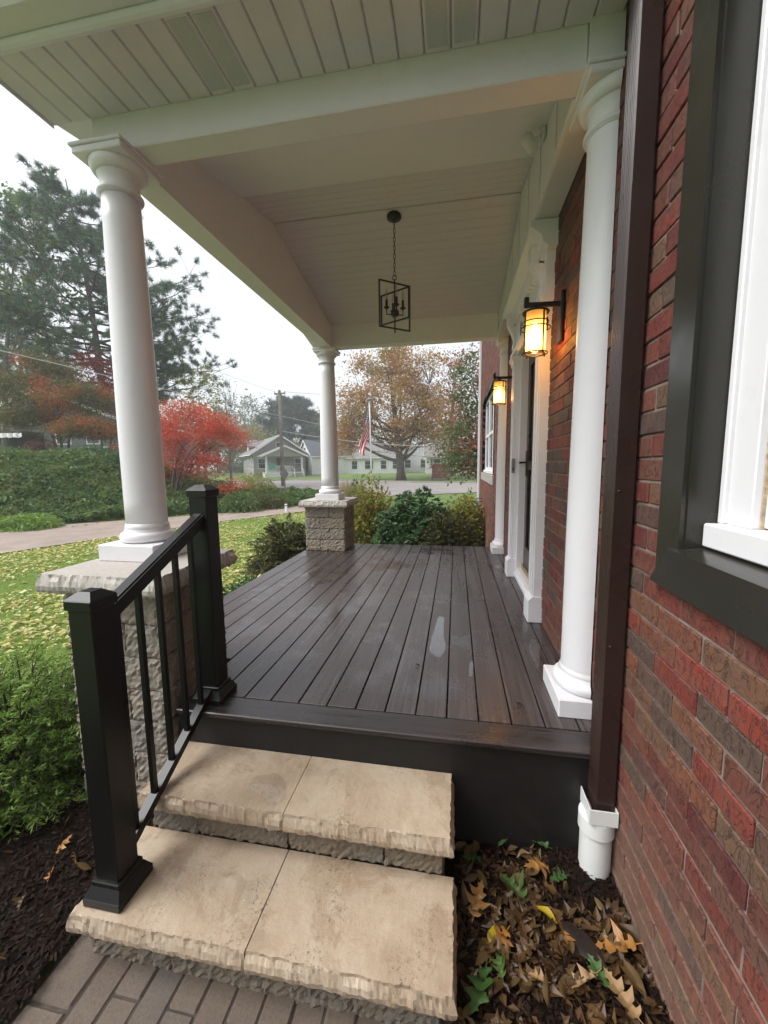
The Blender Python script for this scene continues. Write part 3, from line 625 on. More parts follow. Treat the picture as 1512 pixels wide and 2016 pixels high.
# ------------------------------------------------------------------ stone pedestals
def pedestal(P, z0, ztop, cap, label, seed, courses):
    x0, x1, y0, y1 = P; t = thing('stone_pedestal', label, 'pedestal', ((x0 + x1) / 2, (y0 + y1) / 2, z0), 0, 'stone pedestals under the porch columns')
    cx, cy = t.location[0], t.location[1]
    def pb(mb, name, mat): o = mb.build(name, mat, t); o.location = (-cx, -cy, -z0); return o
    hgt = (ztop - z0) / courses; th = .15; g = .003
    for c in range(courses):
        za, zb = z0 + c * hgt + g * (c > 0), z0 + (c + 1) * hgt; s = .62 if c % 2 else .38; xm = x0 + (x1 - x0) * s; xm2 = x0 + (x1 - x0) * (1 - s); ym = y0 + th + (y1 - y0 - 2 * th) * (.5 + (.12 if c % 2 else -.12))
        for k, bb in enumerate(((x0, xm, y0, y0 + th), (xm, x1, y0, y0 + th), (x0, xm2, y1 - th, y1), (xm2, x1, y1 - th, y1), (x0, x0 + th, y0 + th, ym), (x0, x0 + th, ym, y1 - th), (x1 - th, x1, y0 + th, ym), (x1 - th, x1, ym, y1 - th))):
            m = MB(); rblock(m, (bb[0] + g / 2, bb[2] + g / 2, za), (bb[1] - g / 2, bb[3] - g / 2, zb), .017, .0036, seed + c * 10 + k, ('z0', 'z1')); pb(m, 'block', BLOCK)
    m = MB(); m.box((x0 + th, y0 + th, z0), (x1 - th, y1 - th, ztop)); pb(m, 'core', RISER)
    m = MB(); chisel(m, *cap, ztop + .002, ztop + .085, 'x0 x1 y0 y1', seed + 999, .010, 1.35); pb(m, 'cap_slab', CAPSTONE)
    return ztop + .085
Z1 = pedestal(PED1, 0.0, 1.115, (-1.885, -1.268, 1.465, 2.10), 'tall split-face stone pedestal beside the stair railing', 1000, 7)
Z2 = pedestal(PED2, D, 1.135, (-2.055, -1.40, 4.99, 5.65), 'short split-face stone pedestal on the deck corner away from the steps', 3000, 4)

# ------------------------------------------------------------------ columns
BZ_ = 3.194
def column(cx, cy, z0, label, half=False, kf=1.):
    t = thing('porch_column', label, 'column', (cx, cy, z0), 0, 'white round porch columns'); H = BZ_ - z0; a0, a1 = (math.pi / 2 + .18, 3 * math.pi / 2 - .18) if half else (0, 2 * math.pi)
    xw = WX - .002 - cx if half else None
    n = 40; w = .163
    def plate(hw, za, zb, ch=.004):
        m = MB(); m.cbox((-hw, -hw, za), (xw if half else hw, hw, zb), ch); return m
    plate(w, 0, .085).build('plinth', WHITE, t)
    q_ = -.018
    base = [(.150 + q_ * .5, .086)] + [(.142 + q_ * .5 + .022 * math.sin(a), .112 - .026 * math.cos(a)) for a in np.linspace(0, math.pi, 9)] + [(.146 + q_, .142), (.146 + q_, .152), (.140 + q_, .156), (.144 + q_, .162), (.140 + q_, .172), (.136 + q_, .185)]
    MB().lathe([(r * kf, z) for r, z in base], (0, 0, 0), n, a0, a1, cap=not half).build('base', WHITE, t)
    r0, r1 = .117 * kf, .0985 * kf; sh = []
    for k in range(15):
        u = k / 14; sh.append((r0 - (r0 - r1) * max(0, (u - .25) / .75) ** 1.35, .185 + u * (H - .185 - .19)))
    MB().lathe(sh, (0, 0, 0), n, a0, a1, cap=not half).build('shaft', WHITE, t)
    zt = H - .19
    capp = [(r1, zt), (r1 + .012, zt + .004)] + [(r1 + .004 + .014 * math.sin(a), zt + .016 - .012 * math.cos(a)) for a in np.linspace(0, math.pi, 6)] + [(r1 + .003, zt + .034), (r1 + .002, zt + .085), (r1 + .010, zt + .09), (r1 + .010, zt + .10)] + [(r1 + .010 + .030 * math.sin(a), zt + .140 - .040 * math.cos(a)) for a in np.linspace(.1, math.pi / 2, 7)] + [(r1 + .040, zt + .145)]
    c = MB().lathe(capp, (0, 0, 0), n, a0, a1, cap=not half).build('capital', WHITE, t)
    m = plate(.142 * (kf * .5 + .5), H - .046, H - .016); w2 = .152 * (kf * .5 + .5); m.cbox((-w2, -w2, H - .016), (xw if half else w2, w2, H - .0005), .004); m.build('abacus', WHITE, t)
    return t
column(-1.66, 1.895, Z1, 'white round porch column on the tall pedestal by the stair railing', kf=.86)
column(-1.695, 5.25, Z2, 'white round porch column on the short pedestal at the deck corner away from the steps')
column(.628, 1.948, D, 'white half column on the brick wall beside the brown downspout', True)
column(.628, 5.30, D, 'white half column on the brick wall between front door and wide window', True)

# ------------------------------------------------------------------ porch roof
roof = thing('porch_roof', 'white gabled porch roof with boxed beams, plank ceiling and vinyl soffit', 'porch roof', (-.65, 3.5, BZ_))
def rbuild(mb, name, mat, parent=None):
    p = parent or roof; o = mb.build(name, mat, p); o.location = (.65, -3.5, -BZ_) if p is roof else (0, 0, 0); return o
RY, RZ, SL = 3.52, 3.785, .20
FB = (1.842, 1.972); LB = (-1.748, -1.590); BB = (5.14, 5.29); FX = .485
def cz(y): return RZ - SL * abs(y - RY)
m = MB(); m.cbox((LB[0] + .002, FB[0], BZ_), (FX + .0, FB[1], 3.36), .005); rbuild(m, 'beam', WHITE)
m = MB(); m.prism([(FB[1] + .001, BZ_ + .001), (BB[0] - .001, BZ_ + .001), (BB[0] - .001, cz(BB[0]) + .03), (RY, RZ + .03), (FB[1] + .001, cz(FB[1]) + .03)], 0, *LB); rbuild(m, 'beam', WHITE)
m = MB(); m.cbox((LB[0] + .002, BB[0], BZ_), (FX, BB[1], 3.50), .005); rbuild(m, 'beam', WHITE)
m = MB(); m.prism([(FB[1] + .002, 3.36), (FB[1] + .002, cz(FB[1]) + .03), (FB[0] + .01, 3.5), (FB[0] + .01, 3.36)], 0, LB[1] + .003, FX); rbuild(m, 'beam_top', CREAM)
m = MB(); m.prism([(FB[0] - .02, BZ_ - .002), (BB[1], BZ_ - .002), (BB[1], cz(BB[1]) + .03), (RY, RZ + .03), (FB[0] - .02, cz(FB[0]) + .03)], 0, FX + .002, WX - .004); fr = rbuild(m, 'frieze', WHITE)
for y in np.arange(2.35, 5.1, .41):
    m = MB(); m.box((FX - .004, y, BZ_ + .02), (FX + .001, y + .018, cz(y) + .0)); rbuild(m, 'batten', WHITE)
m = MB(); m.prism([(FX + .001, BZ_ - .002), (FX - .018, BZ_ + .003), (FX - .018, BZ_ + .022), (FX + .001, BZ_ + .034)], 1, FB[1] + .003, BB[0] - .003); rbuild(m, 'moulding', WHITE)
pl = .0985                                  # ceiling planks run along the ridge
for sgn in (-1, 1):
    y = RY + sgn * .006; k = 0
    end = FB[1] - .03 if sgn < 0 else BB[0] + .03
    while (end - y) * sgn > .01:
        y2 = y + sgn * pl
        if (end - y2) * sgn < 0: y2 = end
        a, b = sorted((y, y2)); c = .0034; za, zb = cz(a), cz(b)
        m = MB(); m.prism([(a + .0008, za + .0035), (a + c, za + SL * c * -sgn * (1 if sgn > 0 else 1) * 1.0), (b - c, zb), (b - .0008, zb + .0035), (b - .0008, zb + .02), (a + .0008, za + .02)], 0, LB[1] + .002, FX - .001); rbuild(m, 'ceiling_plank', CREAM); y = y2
# eaves: soffit panels, fascia bead and gutter on the near side; plain on the far side
SZ = 3.345
x = -1.952; k = 0
while x < WX - .03:
    x1 = min(x + .1065, WX - .006); vent = k in (8, 9, 17, 18)
    m = MB(); c = .007; ya, yb = 1.512, FB[0] - .002
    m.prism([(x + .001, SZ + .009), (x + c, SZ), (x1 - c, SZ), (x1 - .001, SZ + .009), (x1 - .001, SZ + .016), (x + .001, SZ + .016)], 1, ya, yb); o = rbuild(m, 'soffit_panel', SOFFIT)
    if vent: mv = MB(); mv.box((x + c + .006, ya + .02, SZ - .0015), (x1 - c - .006, yb - .02, SZ + .004)); rbuild(mv, 'vent', VENT, o)
    x = x1; k += 1
m = MB(); m.prism([(1.512, SZ + .012), (1.512, SZ - .010), (1.503, SZ - .018), (1.489, SZ - .020), (1.478, SZ - .014), (1.470, SZ + .0), (1.470, SZ + .15), (1.512, SZ + .15)], 0, -1.955, WX - .006); rbuild(m, 'fascia', WHITE)
m = MB(); m.prism([(1.468, SZ + .005), (1.385, SZ + .005), (1.372, SZ + .02), (1.366, SZ + .07), (1.342, SZ + .10), (1.336, SZ + .125), (1.345, SZ + .128), (1.468, SZ + .12)], 0, -1.955, WX - .006); rbuild(m, 'gutter', mat_white('gutter_white', (.74, .75, .74), .3))
m = MB(); m.box((-1.957, 1.47, SZ - .012), (-1.952, FB[0] - .002, SZ + .15)); rbuild(m, 'end_cap', WHITE)
m = MB()       # sloping overhang along the gable end
for (ya, yb) in ((FB[0] - .02, RY), (RY, BB[1] + .35)):
    za, zb = (SZ + .01, SZ + .01 + SL * (RY - FB[0])) if yb == RY else (SZ + .01 + SL * (RY - FB[0]), SZ + .01 + SL * (RY - FB[0]) - SL * (BB[1] + .35 - RY))
    m.prism([(ya, za), (yb, zb), (yb, zb + .16), (ya, za + .16)], 0, -1.955, LB[0] - .001)
rbuild(m, 'rake_soffit', WHITE)
m = MB(); m.prism([(FB[0] + .0, 3.362), (RY, RZ + .04), (BB[1], 3.52), (BB[1], 3.62), (RY, RZ + .30), (FB[0], 3.50)], 0, LB[0], WX - .006); rbuild(m, 'gable_wall', WHITE)
SHG = mat_shingle('porch_shingles', (.11, .10, .095))
m = MB(); m.prism([(1.40, SZ + .14), (RY, RZ + .31), (5.66, SZ + .14), (5.66, SZ + .17), (RY, RZ + .34), (1.40, SZ + .17)], 0, -1.99, WX - .005); rbuild(m, 'shingle_roof', SHG)
m = MB(); m.box((-1.952, BB[1] + .002, SZ), (WX - .006, 5.60, SZ + .02)); m.box((-1.952, 5.60, SZ - .01), (WX - .006, 5.63, SZ + .14)); rbuild(m, 'far_soffit', SOFFIT)

# ------------------------------------------------------------------ stair railing
RX = -1.172
rail = thing('stair_railing', 'black metal stair railing with square posts and slim balusters', 'railing', (RX, 1.07, .185))
def lbuild(mb, name, mat=BLACK, parent=None):
    p = parent or rail; o = mb.build(name, mat, p); o.location = (-RX, -1.07, -.185) if p is rail else (0, 0, 0); return o
def post(cy, z0, z1):
    m = MB(); m.cbox((RX - .046, cy - .046, z0 + .004), (RX + .046, cy + .046, z1 - .03), .005); p = lbuild(m, 'post')
    m = MB(); m.cbox((RX - .052, cy - .052, z1 - .034), (RX + .052, cy + .052, z1), .003)
    w = .050; v = .022; m.add([(RX - w, cy - w, z1), (RX + w, cy - w, z1), (RX + w, cy + w, z1), (RX - w, cy + w, z1), (RX - v, cy - v, z1 + .022), (RX + v, cy - v, z1 + .022), (RX + v, cy + v, z1 + .022), (RX - v, cy + v, z1 + .022)], [(0, 1, 5, 4), (1, 2, 6, 5), (2, 3, 7, 6), (3, 0, 4, 7), (4, 5, 6, 7)]); lbuild(m, 'post_cap', BLACK, p)
    m = MB(); m.cbox((RX - .073, cy - .078, z0 + .001), (RX + .073, cy + .078, z0 + .030), .003)
    a, b = .070, .056; m.add([(RX - a, cy - a - .004, z0 + .03), (RX + a, cy - a - .004, z0 + .03), (RX + a, cy + a + .004, z0 + .03), (RX - a, cy + a + .004, z0 + .03), (RX - b, cy - b, z0 + .062), (RX + b, cy - b, z0 + .062), (RX + b, cy + b, z0 + .062), (RX - b, cy + b, z0 + .062)], [(0, 1, 5, 4), (1, 2, 6, 5), (2, 3, 7, 6), (3, 0, 4, 7), (4, 5, 6, 7)])
    m.cbox((RX - .055, cy - .055, z0 + .062), (RX + .055, cy + .055, z0 + .078), .003); lbuild(m, 'base_cover', BLACK, p)
post(1.072, .185, 1.262); post(1.692, D, 1.575)
def rz(y, lo): return (.325 + (y - 1.136) * .567) if lo else (1.215 + (y - 1.13) * .475)
ya, yb = 1.119, 1.645
m = MB(); m.prism([(ya, rz(ya, 0) - .02), (yb, rz(yb, 0) - .02), (yb, rz(yb, 0) - .062), (ya, rz(ya, 0) - .062)], 0, RX - .017, RX + .017); m.prism([(ya, rz(ya, 0)), (yb, rz(yb, 0)), (yb, rz(yb, 0) - .02), (ya, rz(ya, 0) - .02)], 0, RX - .028, RX + .028); m.prism([(ya, rz(ya, 0) + .006), (yb, rz(yb, 0) + .006), (yb, rz(yb, 0)), (ya, rz(ya, 0))], 0, RX - .019, RX + .019); lbuild(m, 'top_rail')
m = MB(); m.prism([(ya, rz(ya, 1)), (yb, rz(yb, 1)), (yb, rz(yb, 1) - .038), (ya, rz(ya, 1) - .038)], 0, RX - .018, RX + .018); lbuild(m, 'bottom_rail')
for y in (1.160, 1.263, 1.368, 1.473, 1.577):
    m = MB(); h = .0095; m.add([(RX - h, y - h, rz(y - h, 1) - .002), (RX + h, y - h, rz(y - h, 1) - .002), (RX + h, y + h, rz(y + h, 1) - .002), (RX - h, y + h, rz(y + h, 1) - .002), (RX - h, y - h, rz(y - h, 0) - .06), (RX + h, y - h, rz(y - h, 0) - .06), (RX + h, y + h, rz(y + h, 0) - .06), (RX - h, y + h, rz(y + h, 0) - .06)], [(0, 1, 2, 3), (4, 5, 6, 7), (0, 1, 5, 4), (1, 2, 6, 5), (2, 3, 7, 6), (3, 0, 4, 7)]); lbuild(m, 'baluster')

# ------------------------------------------------------------------ downspouts and drain
ds = thing('brown_downspout', 'brown ribbed metal downspout running down beside the half column', 'downspout', (.57, 1.535, .33))
X0, X1, Y0, Y1 = .532, .604, 1.485, 1.580
prof = [(X0 + .006, Y0), (X1 - .006, Y0), (X1, Y0 + .006), (X1, Y1 - .006), (X1 - .006, Y1), (X0 + .006, Y1), (X0, Y1 - .006)]
for k in range(6):                    # ribs on the side facing the steps
    yy = Y1 - .012 - k * .013; prof += [(X0, yy), (X0 + .003, yy - .003), (X0 + .003, yy - .007), (X0, yy - .010)]
prof += [(X0, Y0 + .006)]
m = MB(); m.prism(prof, 2, .345, 2.55); m.prism([(a + (.001 if a < .57 else -.001), b + (.001 if b < 1.53 else -.001)) for a, b in prof], 2, 2.54, 3.46); o = m.build('pipe', SPOUT, ds); o.location = (-.57, -1.535, -.33)
for z in (1.02, 1.58):
    m = MB(); m.tube([(X0 + .02, Y0 - .004, z), (X0 + .02, Y0 + .002, z)], .005, 8); o = m.build('screw', SPOUT, ds); o.location = (-.57, -1.535, -.33)
dp = thing('drain_pipe', 'white plastic drain pipe with square adapter catching the brown downspout', 'pipe', (.555, 1.53, .05))
MB().lathe([(.0, .0), (.057, .0), (.057, .23), (.052, .23)], (0, 0, 0), 72, smooth=False).build('pipe', PVC, dp)
MB().lathe([(.058, .205), (.065, .207), (.065, .268), (.061, .275), (.045, .282), (.0, .284)], (0, 0, 0), 72, cap=False, smooth=False).build('coupling', PVC, dp)
m = MB(); a, b, c_, d_ = -.047, .052, -.066, .070
for (p, q) in (((a, c_, .276), (b, c_ + .004, .335)), ((a, d_ - .004, .276), (b, d_, .335)), ((a, c_ + .004, .276), (a + .004, d_ - .004, .335)), ((b - .004, c_ + .004, .276), (b, d_ - .004, .335)), ((a + .004, c_ + .004, .276), (b - .004, d_ - .004, .281))): m.box(p, q)
m.build('adapter', PVC, dp)
fd = thing('white_downspout', 'slim white downspout on the far corner of the brick house', 'downspout', (.585, 10.6, .4))
m = MB(); m.cbox((-.035, -.03, 0), (.022, .03, 5.35), .006); m.cbox((-.038, -.033, 1.5), (.025, .033, 1.53), .003); m.cbox((-.038, -.033, 3.3), (.025, .033, 3.33), .003); m.build('pipe', WHITE, fd)
m = MB(); m.tube([(-.005, 0, .02), (-.03, -.05, -.12), (-.08, -.25, -.25)], .035, 8); m.build('elbow', WHITE, fd)
gm = thing('gas_meter', 'small grey gas meter at the far foot of the brick wall', 'meter', (.50, 9.3, .0))
MB().cbox((-.12, -.16, .35), (.09, .16, .72), .03).build('body', STEEL, gm); MB().lathe([(.0, 0), (.09, 0), (.09, .04), (.0, .04)], (0, 0, .72), 16).build('regulator', STEEL, gm)
MB().tube([(-.02, .1, .72), (-.02, .1, .9), (.1, .1, .9)], .02, 8).tube([(-.02, -.1, .72), (-.02, -.1, .85), (.1, -.1, .85)], .02, 8).tube([(0, 0, .35), (0, 0, -.02)], .02, 8).build('pipes', STEEL, gm)

# ------------------------------------------------------------------ lit wall lanterns
BULB = mat_emit('bulb_glow', (1., .74, .38), 11.)
def lantern(y, label):
    t = thing('wall_lantern', label, 'wall lantern', (WX, y, 2.44), 0, 'lit lanterns either side of the front door'); cx = -.155; R_ = .072
    MB().cbox((-.024, -.045, -.055), (-.001, .045, .23), .006).build('backplate', BLACK, t)
    m = MB(); m.bar((-.02, 0, .165), (cx - .055, 0, .170), .020, .026); m.cbox((cx - .068, -.014, .155), (cx - .040, .014, .215), .006); m.build('arm', BLACK, t)
    g = MB(); g.lathe([(R_ - .012, -.115), (R_ - .012, .115), (R_ - .015, .115), (R_ - .015, -.115)], (cx, 0, .01), 32, cap=False); gl = g.build('glass_shade', AMBER, t)
    m = MB()
    def ring(r, z, th=.004): m.tube([(cx + r * math.cos(a), r * math.sin(a), z) for a in np.linspace(0, 2 * math.pi, 29)], th, 6, cap=False)
    ring(R_, .125, .006); ring(R_ + .002, .068, .0035); ring(R_ + .012, .035, .0035); ring(R_, -.108, .004); ring(R_ - .02, -.112, .003)
    for a in np.arange(.5, 6.7, math.pi / 2): m.bar((cx + R_ * math.cos(a), R_ * math.sin(a), -.12), (cx + R_ * math.cos(a), R_ * math.sin(a), .128), .009, .005, (math.cos(a), math.sin(a), 0))
    for a in np.arange(1.2, 7., 2.09): m.bar((cx + (R_ + .013) * math.cos(a), (R_ + .013) * math.sin(a), .0), (cx + (R_ + .013) * math.cos(a), (R_ + .013) * math.sin(a), .075), .009, .004, (math.cos(a), math.sin(a), 0))
    m.build('cage', BLACK, t)
    MB().lathe([(.0, .132), (.03, .13), (R_ + .004, .122), (R_ + .004, .128), (.03, .145), (.012, .152), (.012, .168), (.0, .168)], (cx, 0, 0), 24, cap=False).build('top_disc', BLACK, t)
    MB().lathe([(.0, -.045), (.018, -.038), (.028, -.012), (.026, .012), (.014, .035), (.012, .05), (.0, .05)], (cx, 0, .02), 16, cap=False).build('bulb', BULB, t)
    MB().lathe([(.0, .07), (.016, .07), (.016, .12), (.0, .12)], (cx, 0, 0), 12, cap=False).build('socket', BLACK, t)
    li = bpy.data.lights.new('lantern_light', 'POINT'); li.energy = 3.4; li.color = (1., .58, .24); li.shadow_soft_size = .03; lo = bpy.data.objects.new('lantern_light', li); col.objects.link(lo); lo.parent = t; lo.location = (cx, 0, -.045)
lantern(2.60, 'lit amber glass wall lantern on the brick between half column and door')
lantern(4.62, 'lit amber glass wall lantern between the front door and the wide window')

# pendant lantern
pd = thing('pendant_lantern', 'black open cage pendant lantern hanging on a chain from the porch ceiling', 'pendant light', (-.535, 3.60, cz(3.60) - .002))
PDB = simple('pendant_black', (.018, .017, .02), .5, .2, 30)
MB().lathe([(.0, .02), (.062, .02), (.062, -.008), (.055, -.02), (.012, -.026), (.0, -.026)], (0, 0, 0), 28, cap=False).build('canopy', PDB, pd)
m = MB(); z = -.024; k = 0
while z > -.46:
    L = .042; ang = (k % 2) * math.pi / 2 + .5; pts = [(.0085 * math.cos(a) * math.cos(ang), .0085 * math.cos(a) * math.sin(ang), z - L / 2 + L / 2 * math.sin(a)) for a in np.linspace(0, 2 * math.pi, 13)]
    m.tube(pts, .0024, 5, cap=False); z -= L - .008; k += 1
m.build('chain', PDB, pd)
MB().tube([(.019 * math.cos(a), 0, -.487 + .019 * math.sin(a)) for a in np.linspace(0, 2 * math.pi, 19)], .0032, 6, cap=False).build('ring', PDB, pd)
m = MB(); m.tube([(0, 0, -.50), (0, 0, -.94)], .0065, 8); m.build('stem', PDB, pd)
def frame(w, z0, z1, ang):
    m = MB(); c, s = math.cos(ang), math.sin(ang); A = [(-w * c, -w * s), (w * c, w * s)]; th = .011
    for (x, y) in A: m.bar((x, y, z0), (x, y, z1), th, th, (c, s, 0))
    for z_ in (z0, z1): m.bar((A[0][0] - th / 2 * c, A[0][1] - th / 2 * s, z_), (A[1][0] + th / 2 * c, A[1][1] + th / 2 * s, z_), th, th)
    m.build('frame', PDB, pd)
frame(.150, -.905, -.53, rad(38)); frame(.148, -.845, -.60, rad(-28))
m = MB(); m.lathe([(0, -.80), (.03, -.80), (.036, -.785), (.036, -.765), (.028, -.752), (.0, -.75)], (0, 0, 0), 20, cap=False); hub = m.build('hub', PDB, pd)
for a in np.arange(.35, 6.5, math.pi / 2):
    c, s = math.cos(a), math.sin(a); r_ = .072
    m = MB(); m.tube([(.03 * c, .03 * s, -.79), (r_ * c, r_ * s, -.79), (r_ * c, r_ * s, -.74)], .005, 6); m.lathe([(0, -.745), (.012, -.745), (.024, -.735), (.024, -.73), (.011, -.726), (.011, -.67), (0, -.67)], (r_ * c, r_ * s, 0), 14, cap=False); arm = m.build('candle_arm', PDB, pd)
    MB().lathe([(.0, -.668), (.009, -.668), (.016, -.64), (.014, -.615), (.005, -.585), (.0, -.575)], (r_ * c, r_ * s, 0), 12, cap=False).build('bulb', CLEAR, arm)

# small fittings
sc = thing('security_camera', 'small white security camera under the porch ceiling near the door', 'camera', (FX, 2.64, 3.545))
MB().cbox((-.02, -.03, -.02), (-.0005, .03, .03), .004).tube([(-.02, 0, .0), (-.06, .0, -.02)], .01, 8).build('mount', WHITE, sc); MB().lathe([(0, -.045), (.03, -.045), (.034, -.03), (.034, .03), (.024, .045), (0, .045)], (0, 0, 0), 20, cap=False).build('body', WHITE, sc, (-.085, -.0, -.03), (rad(70), 0, rad(-40)))
db = thing('doorbell', 'slim grey doorbell on the far white door pilaster', 'doorbell', (WX - .062, 4.091, 1.66)); GREY = simple('grey_plastic', (.22, .23, .24), .4)
MB().cbox((-.012, -.003, -.07), (.02, .0125, .07), .003).build('body', GREY, db); MB().lathe([(0, 0), (.009, 0), (.009, .004), (0, .004)], (0, 0, 0), 16, cap=False).build('button', BLACK, db, (.004, -.001, -.035), (rad(90), 0, 0))

# thin films of rain water
def puddle(pts, z, label, seed):
    g = np.random.default_rng(seed); c = np.mean([atz(px, py, z) for px, py in pts], 0); P = np.array([atz(px, py, z) for px, py in pts]); n = len(P); V = []
    for i in range(n):
        for u in np.linspace(0, 1, 5)[:-1]: V.append(P[i] * (1 - u) + P[(i + 1) % n] * u + np.append(g.normal(0, .006, 2), 0))
    V = np.array(V); V = (V + np.roll(V, 1, 0)) / 2; m = MB(); m.add([tuple(v - c) for v in V] + [(v[0] - c[0], v[1] - c[1], .0009) for v in (V - c) * .93 + c], [tuple(range(len(V), 2 * len(V)))] + [(i, (i + 1) % len(V), len(V) + (i + 1) % len(V), len(V) + i) for i in range(len(V))]); o = m.build('puddle', WATER, None, tuple(c)); return tag(o, label, 'puddle')
DZ = D + .0012
puddle([(862, 1212), (876, 1216), (874, 1250), (880, 1285), (860, 1296), (846, 1282), (850, 1250)], DZ, 'narrow bright puddle on the middle deck boards', 1)
puddle([(925, 1300), (932, 1304), (930, 1332), (921, 1334)], DZ, 'tiny streak of water on a deck board near the half column', 2)
puddle([(1042, 1255), (1060, 1262), (1075, 1300), (1068, 1330), (1052, 1310)], DZ, 'dark damp puddle on the deck next to the brick wall', 3)
puddle([(640, 1125), (675, 1120), (690, 1130), (640, 1150), (610, 1155)], DZ, 'long shallow puddle on the deck near the short pedestal', 4)
puddle([(500, 1528), (545, 1522), (566, 1540), (560, 1575), (535, 1590), (520, 1565), (488, 1550)], .3712, 'glossy wet puddle on the upper stone step', 5)
puddle([(480, 1738), (500, 1735), (505, 1765), (488, 1785), (474, 1770)], .1862, 'small wet patch on the lower stone step beside the joint', 6)
puddle([(505, 1835), (520, 1832), (518, 1850), (502, 1855)], .1862, 'tiny wet patch near the lip of the lower stone step', 7)

# ------------------------------------------------------------------ trees and shrubs
def bez(a, b, c, n):
    t = np.linspace(0, 1, n)[:, None]; return (1 - t) ** 2 * a + 2 * t * (1 - t) * b + t * t * c
def tree(name, label, base, crowns, leafmat, barkmat, size, per, trunk_r, fork=.3, lean=(0, 0), group=None, stems=1, flat=.6, spread=.9, seed=1, leaf_up=.5, aspect=.6, cat='tree', twig=.012, sparse=0.):
    """crowns: list of (centre, radii, clusters) in world coordinates; every cluster gets a twig and a clump of leaves"""
    g = np.random.default_rng(seed); base = np.array(base, float); t = thing(name, label, cat, tuple(base), 0, group)
    cc = np.array([c[0] for c in crowns]); top = max(c[0][2] + c[1][2] for c in crowns); H = top - base[2]; mid = cc.mean(0)
    K = MB(); limbs = []
    for s in range(stems):
        an = s * 2.4 + seed; b0 = base + (np.array([math.cos(an), math.sin(an), 0]) * trunk_r * 1.2 if stems > 1 else 0)
        tip = np.array([mid[0], mid[1], base[2] + H * (.82 if stems == 1 else .6)]) + (np.array([math.cos(an), math.sin(an), 0]) * H * .22 if stems > 1 else 0) + np.array([lean[0], lean[1], 0])
        ctl = np.array([b0[0] * .8 + tip[0] * .2, b0[1] * .8 + tip[1] * .2, base[2] + H * .4]); P = bez(b0 - [0, 0, .15], ctl, tip, 12) + g.normal(0, .012 * H / 6, (12, 3)) * np.linspace(0, 1, 12)[:, None]
        rr = trunk_r / (stems ** .5) * (1 - .86 * np.linspace(0, 1, 12)); rr[0] *= 1.35; K.tube(P, rr, 8); limbs.append((P, rr))
    clus = []
    for (c, r, n) in crowns:
        d = unit(g.normal(size=(n, 3))); rad_ = g.uniform(.25, 1, (n, 1)) ** .45; clus.append(np.array(c) + d * rad_ * np.array(r))
    clus = np.concatenate(clus); nmain = max(5, len(clus) // 14); main = clus[g.choice(len(clus), nmain, replace=False)]
    nodes = []
    for c in main:
        P, rr = limbs[g.integers(len(limbs))]; zi = base[2] + (c[2] - base[2]) * g.uniform(.35, .7); zi = max(zi, base[2] + H * fork); k = int(np.clip(np.argmin(abs(P[:, 2] - zi)), 2, 10))
        a = P[k]; e = a + (c - a) * .8; ctl = a + (c - a) * np.array([.55, .55, .25]) + g.normal(0, .03 * H, 3) * .5; B = bez(a, ctl, e, 7); K.tube(B, rr[k] * np.linspace(.55, .14, 7), 6, cap=False); nodes += [(B[j], rr[k] * (.5 - .05 * j)) for j in range(2, 7)]
    NP = np.array([n_[0] for n_ in nodes])
    for c in clus:
        dd = np.linalg.norm(NP - c, axis=1) + (NP[:, 2] > c[2]) * .5; j = int(np.argmin(dd)); a = NP[j]; B = bez(a, (a + c) / 2 + g.normal(0, .06, 3) * np.linalg.norm(c - a), c, 4); K.tube(B, np.linspace(min(nodes[j][1] * .5, twig * 3), twig * .45, 4), 4, cap=False)
    o = K.build('trunk', barkmat, t, fix=False); o.location = tuple(-base)
    L = []
    for c in clus:
        n = int(per * g.uniform(.4, 1.5) * (1 if g.uniform() > sparse else .12)); sp = spread * g.uniform(.6, 1.25)
        if n: L.append(c + g.normal(size=(n, 3)) * np.array([1, 1, flat]) * sp * .5)
    if L:
        L = np.concatenate(L); o = link('crown', polys_mesh('crown', leaves(L, size, aspect, leaf_up, g=g), 4, leafmat), t); o.location = tuple(-base)
    return t
def shrub(name, label, c, r, n, leafmat, size, aspect=.5, droop=0., up=.4, seed=1, group=None, cat='shrub', outward=True, shell=.35, lumps=9):
    """mound of leaves on short stems; c = centre on the ground, r = radii (x, y, height)"""
    g = np.random.default_rng(seed); t = thing(name, label, cat, tuple(c), 0, group)
    u = unit(g.normal(size=(n, 3))); u[:, 2] = abs(u[:, 2]) * 1.05 - .05; u = unit(u); ld = unit(g.normal(size=(lumps, 3)) + [0, 0, .4]); bump = (1 + .22 * np.max(np.maximum(u @ ld.T, 0) ** 6, 1) - .12 * np.abs(np.sin(u @ ld[0] * 9 + u @ ld[1] * 7)))[:, None]
    rr = g.uniform(1 - shell, 1.04, (n, 1)) * bump; P = u * rr * np.array(r); P[:, 2] = P[:, 2].clip(.01)
    dirs = unit(u * np.array([1, 1, .7]) + g.normal(size=(n, 3)) * .35) if outward else None
    link('foliage', polys_mesh('foliage', leaves(P, size, aspect, up, droop=droop, dirs=dirs, g=g), 4, leafmat), t)
    K = MB()
    for k in range(14):
        e = P[g.integers(n)] * .9; K.tube(bez(np.array([e[0] * .1, e[1] * .1, -.03]), np.array([e[0] * .3, e[1] * .3, e[2] * .6]), e, 5), np.linspace(.012, .004, 5) * max(1, r[2]), 5, cap=False)
    K.build('stem', BARK, t, fix=False); return t
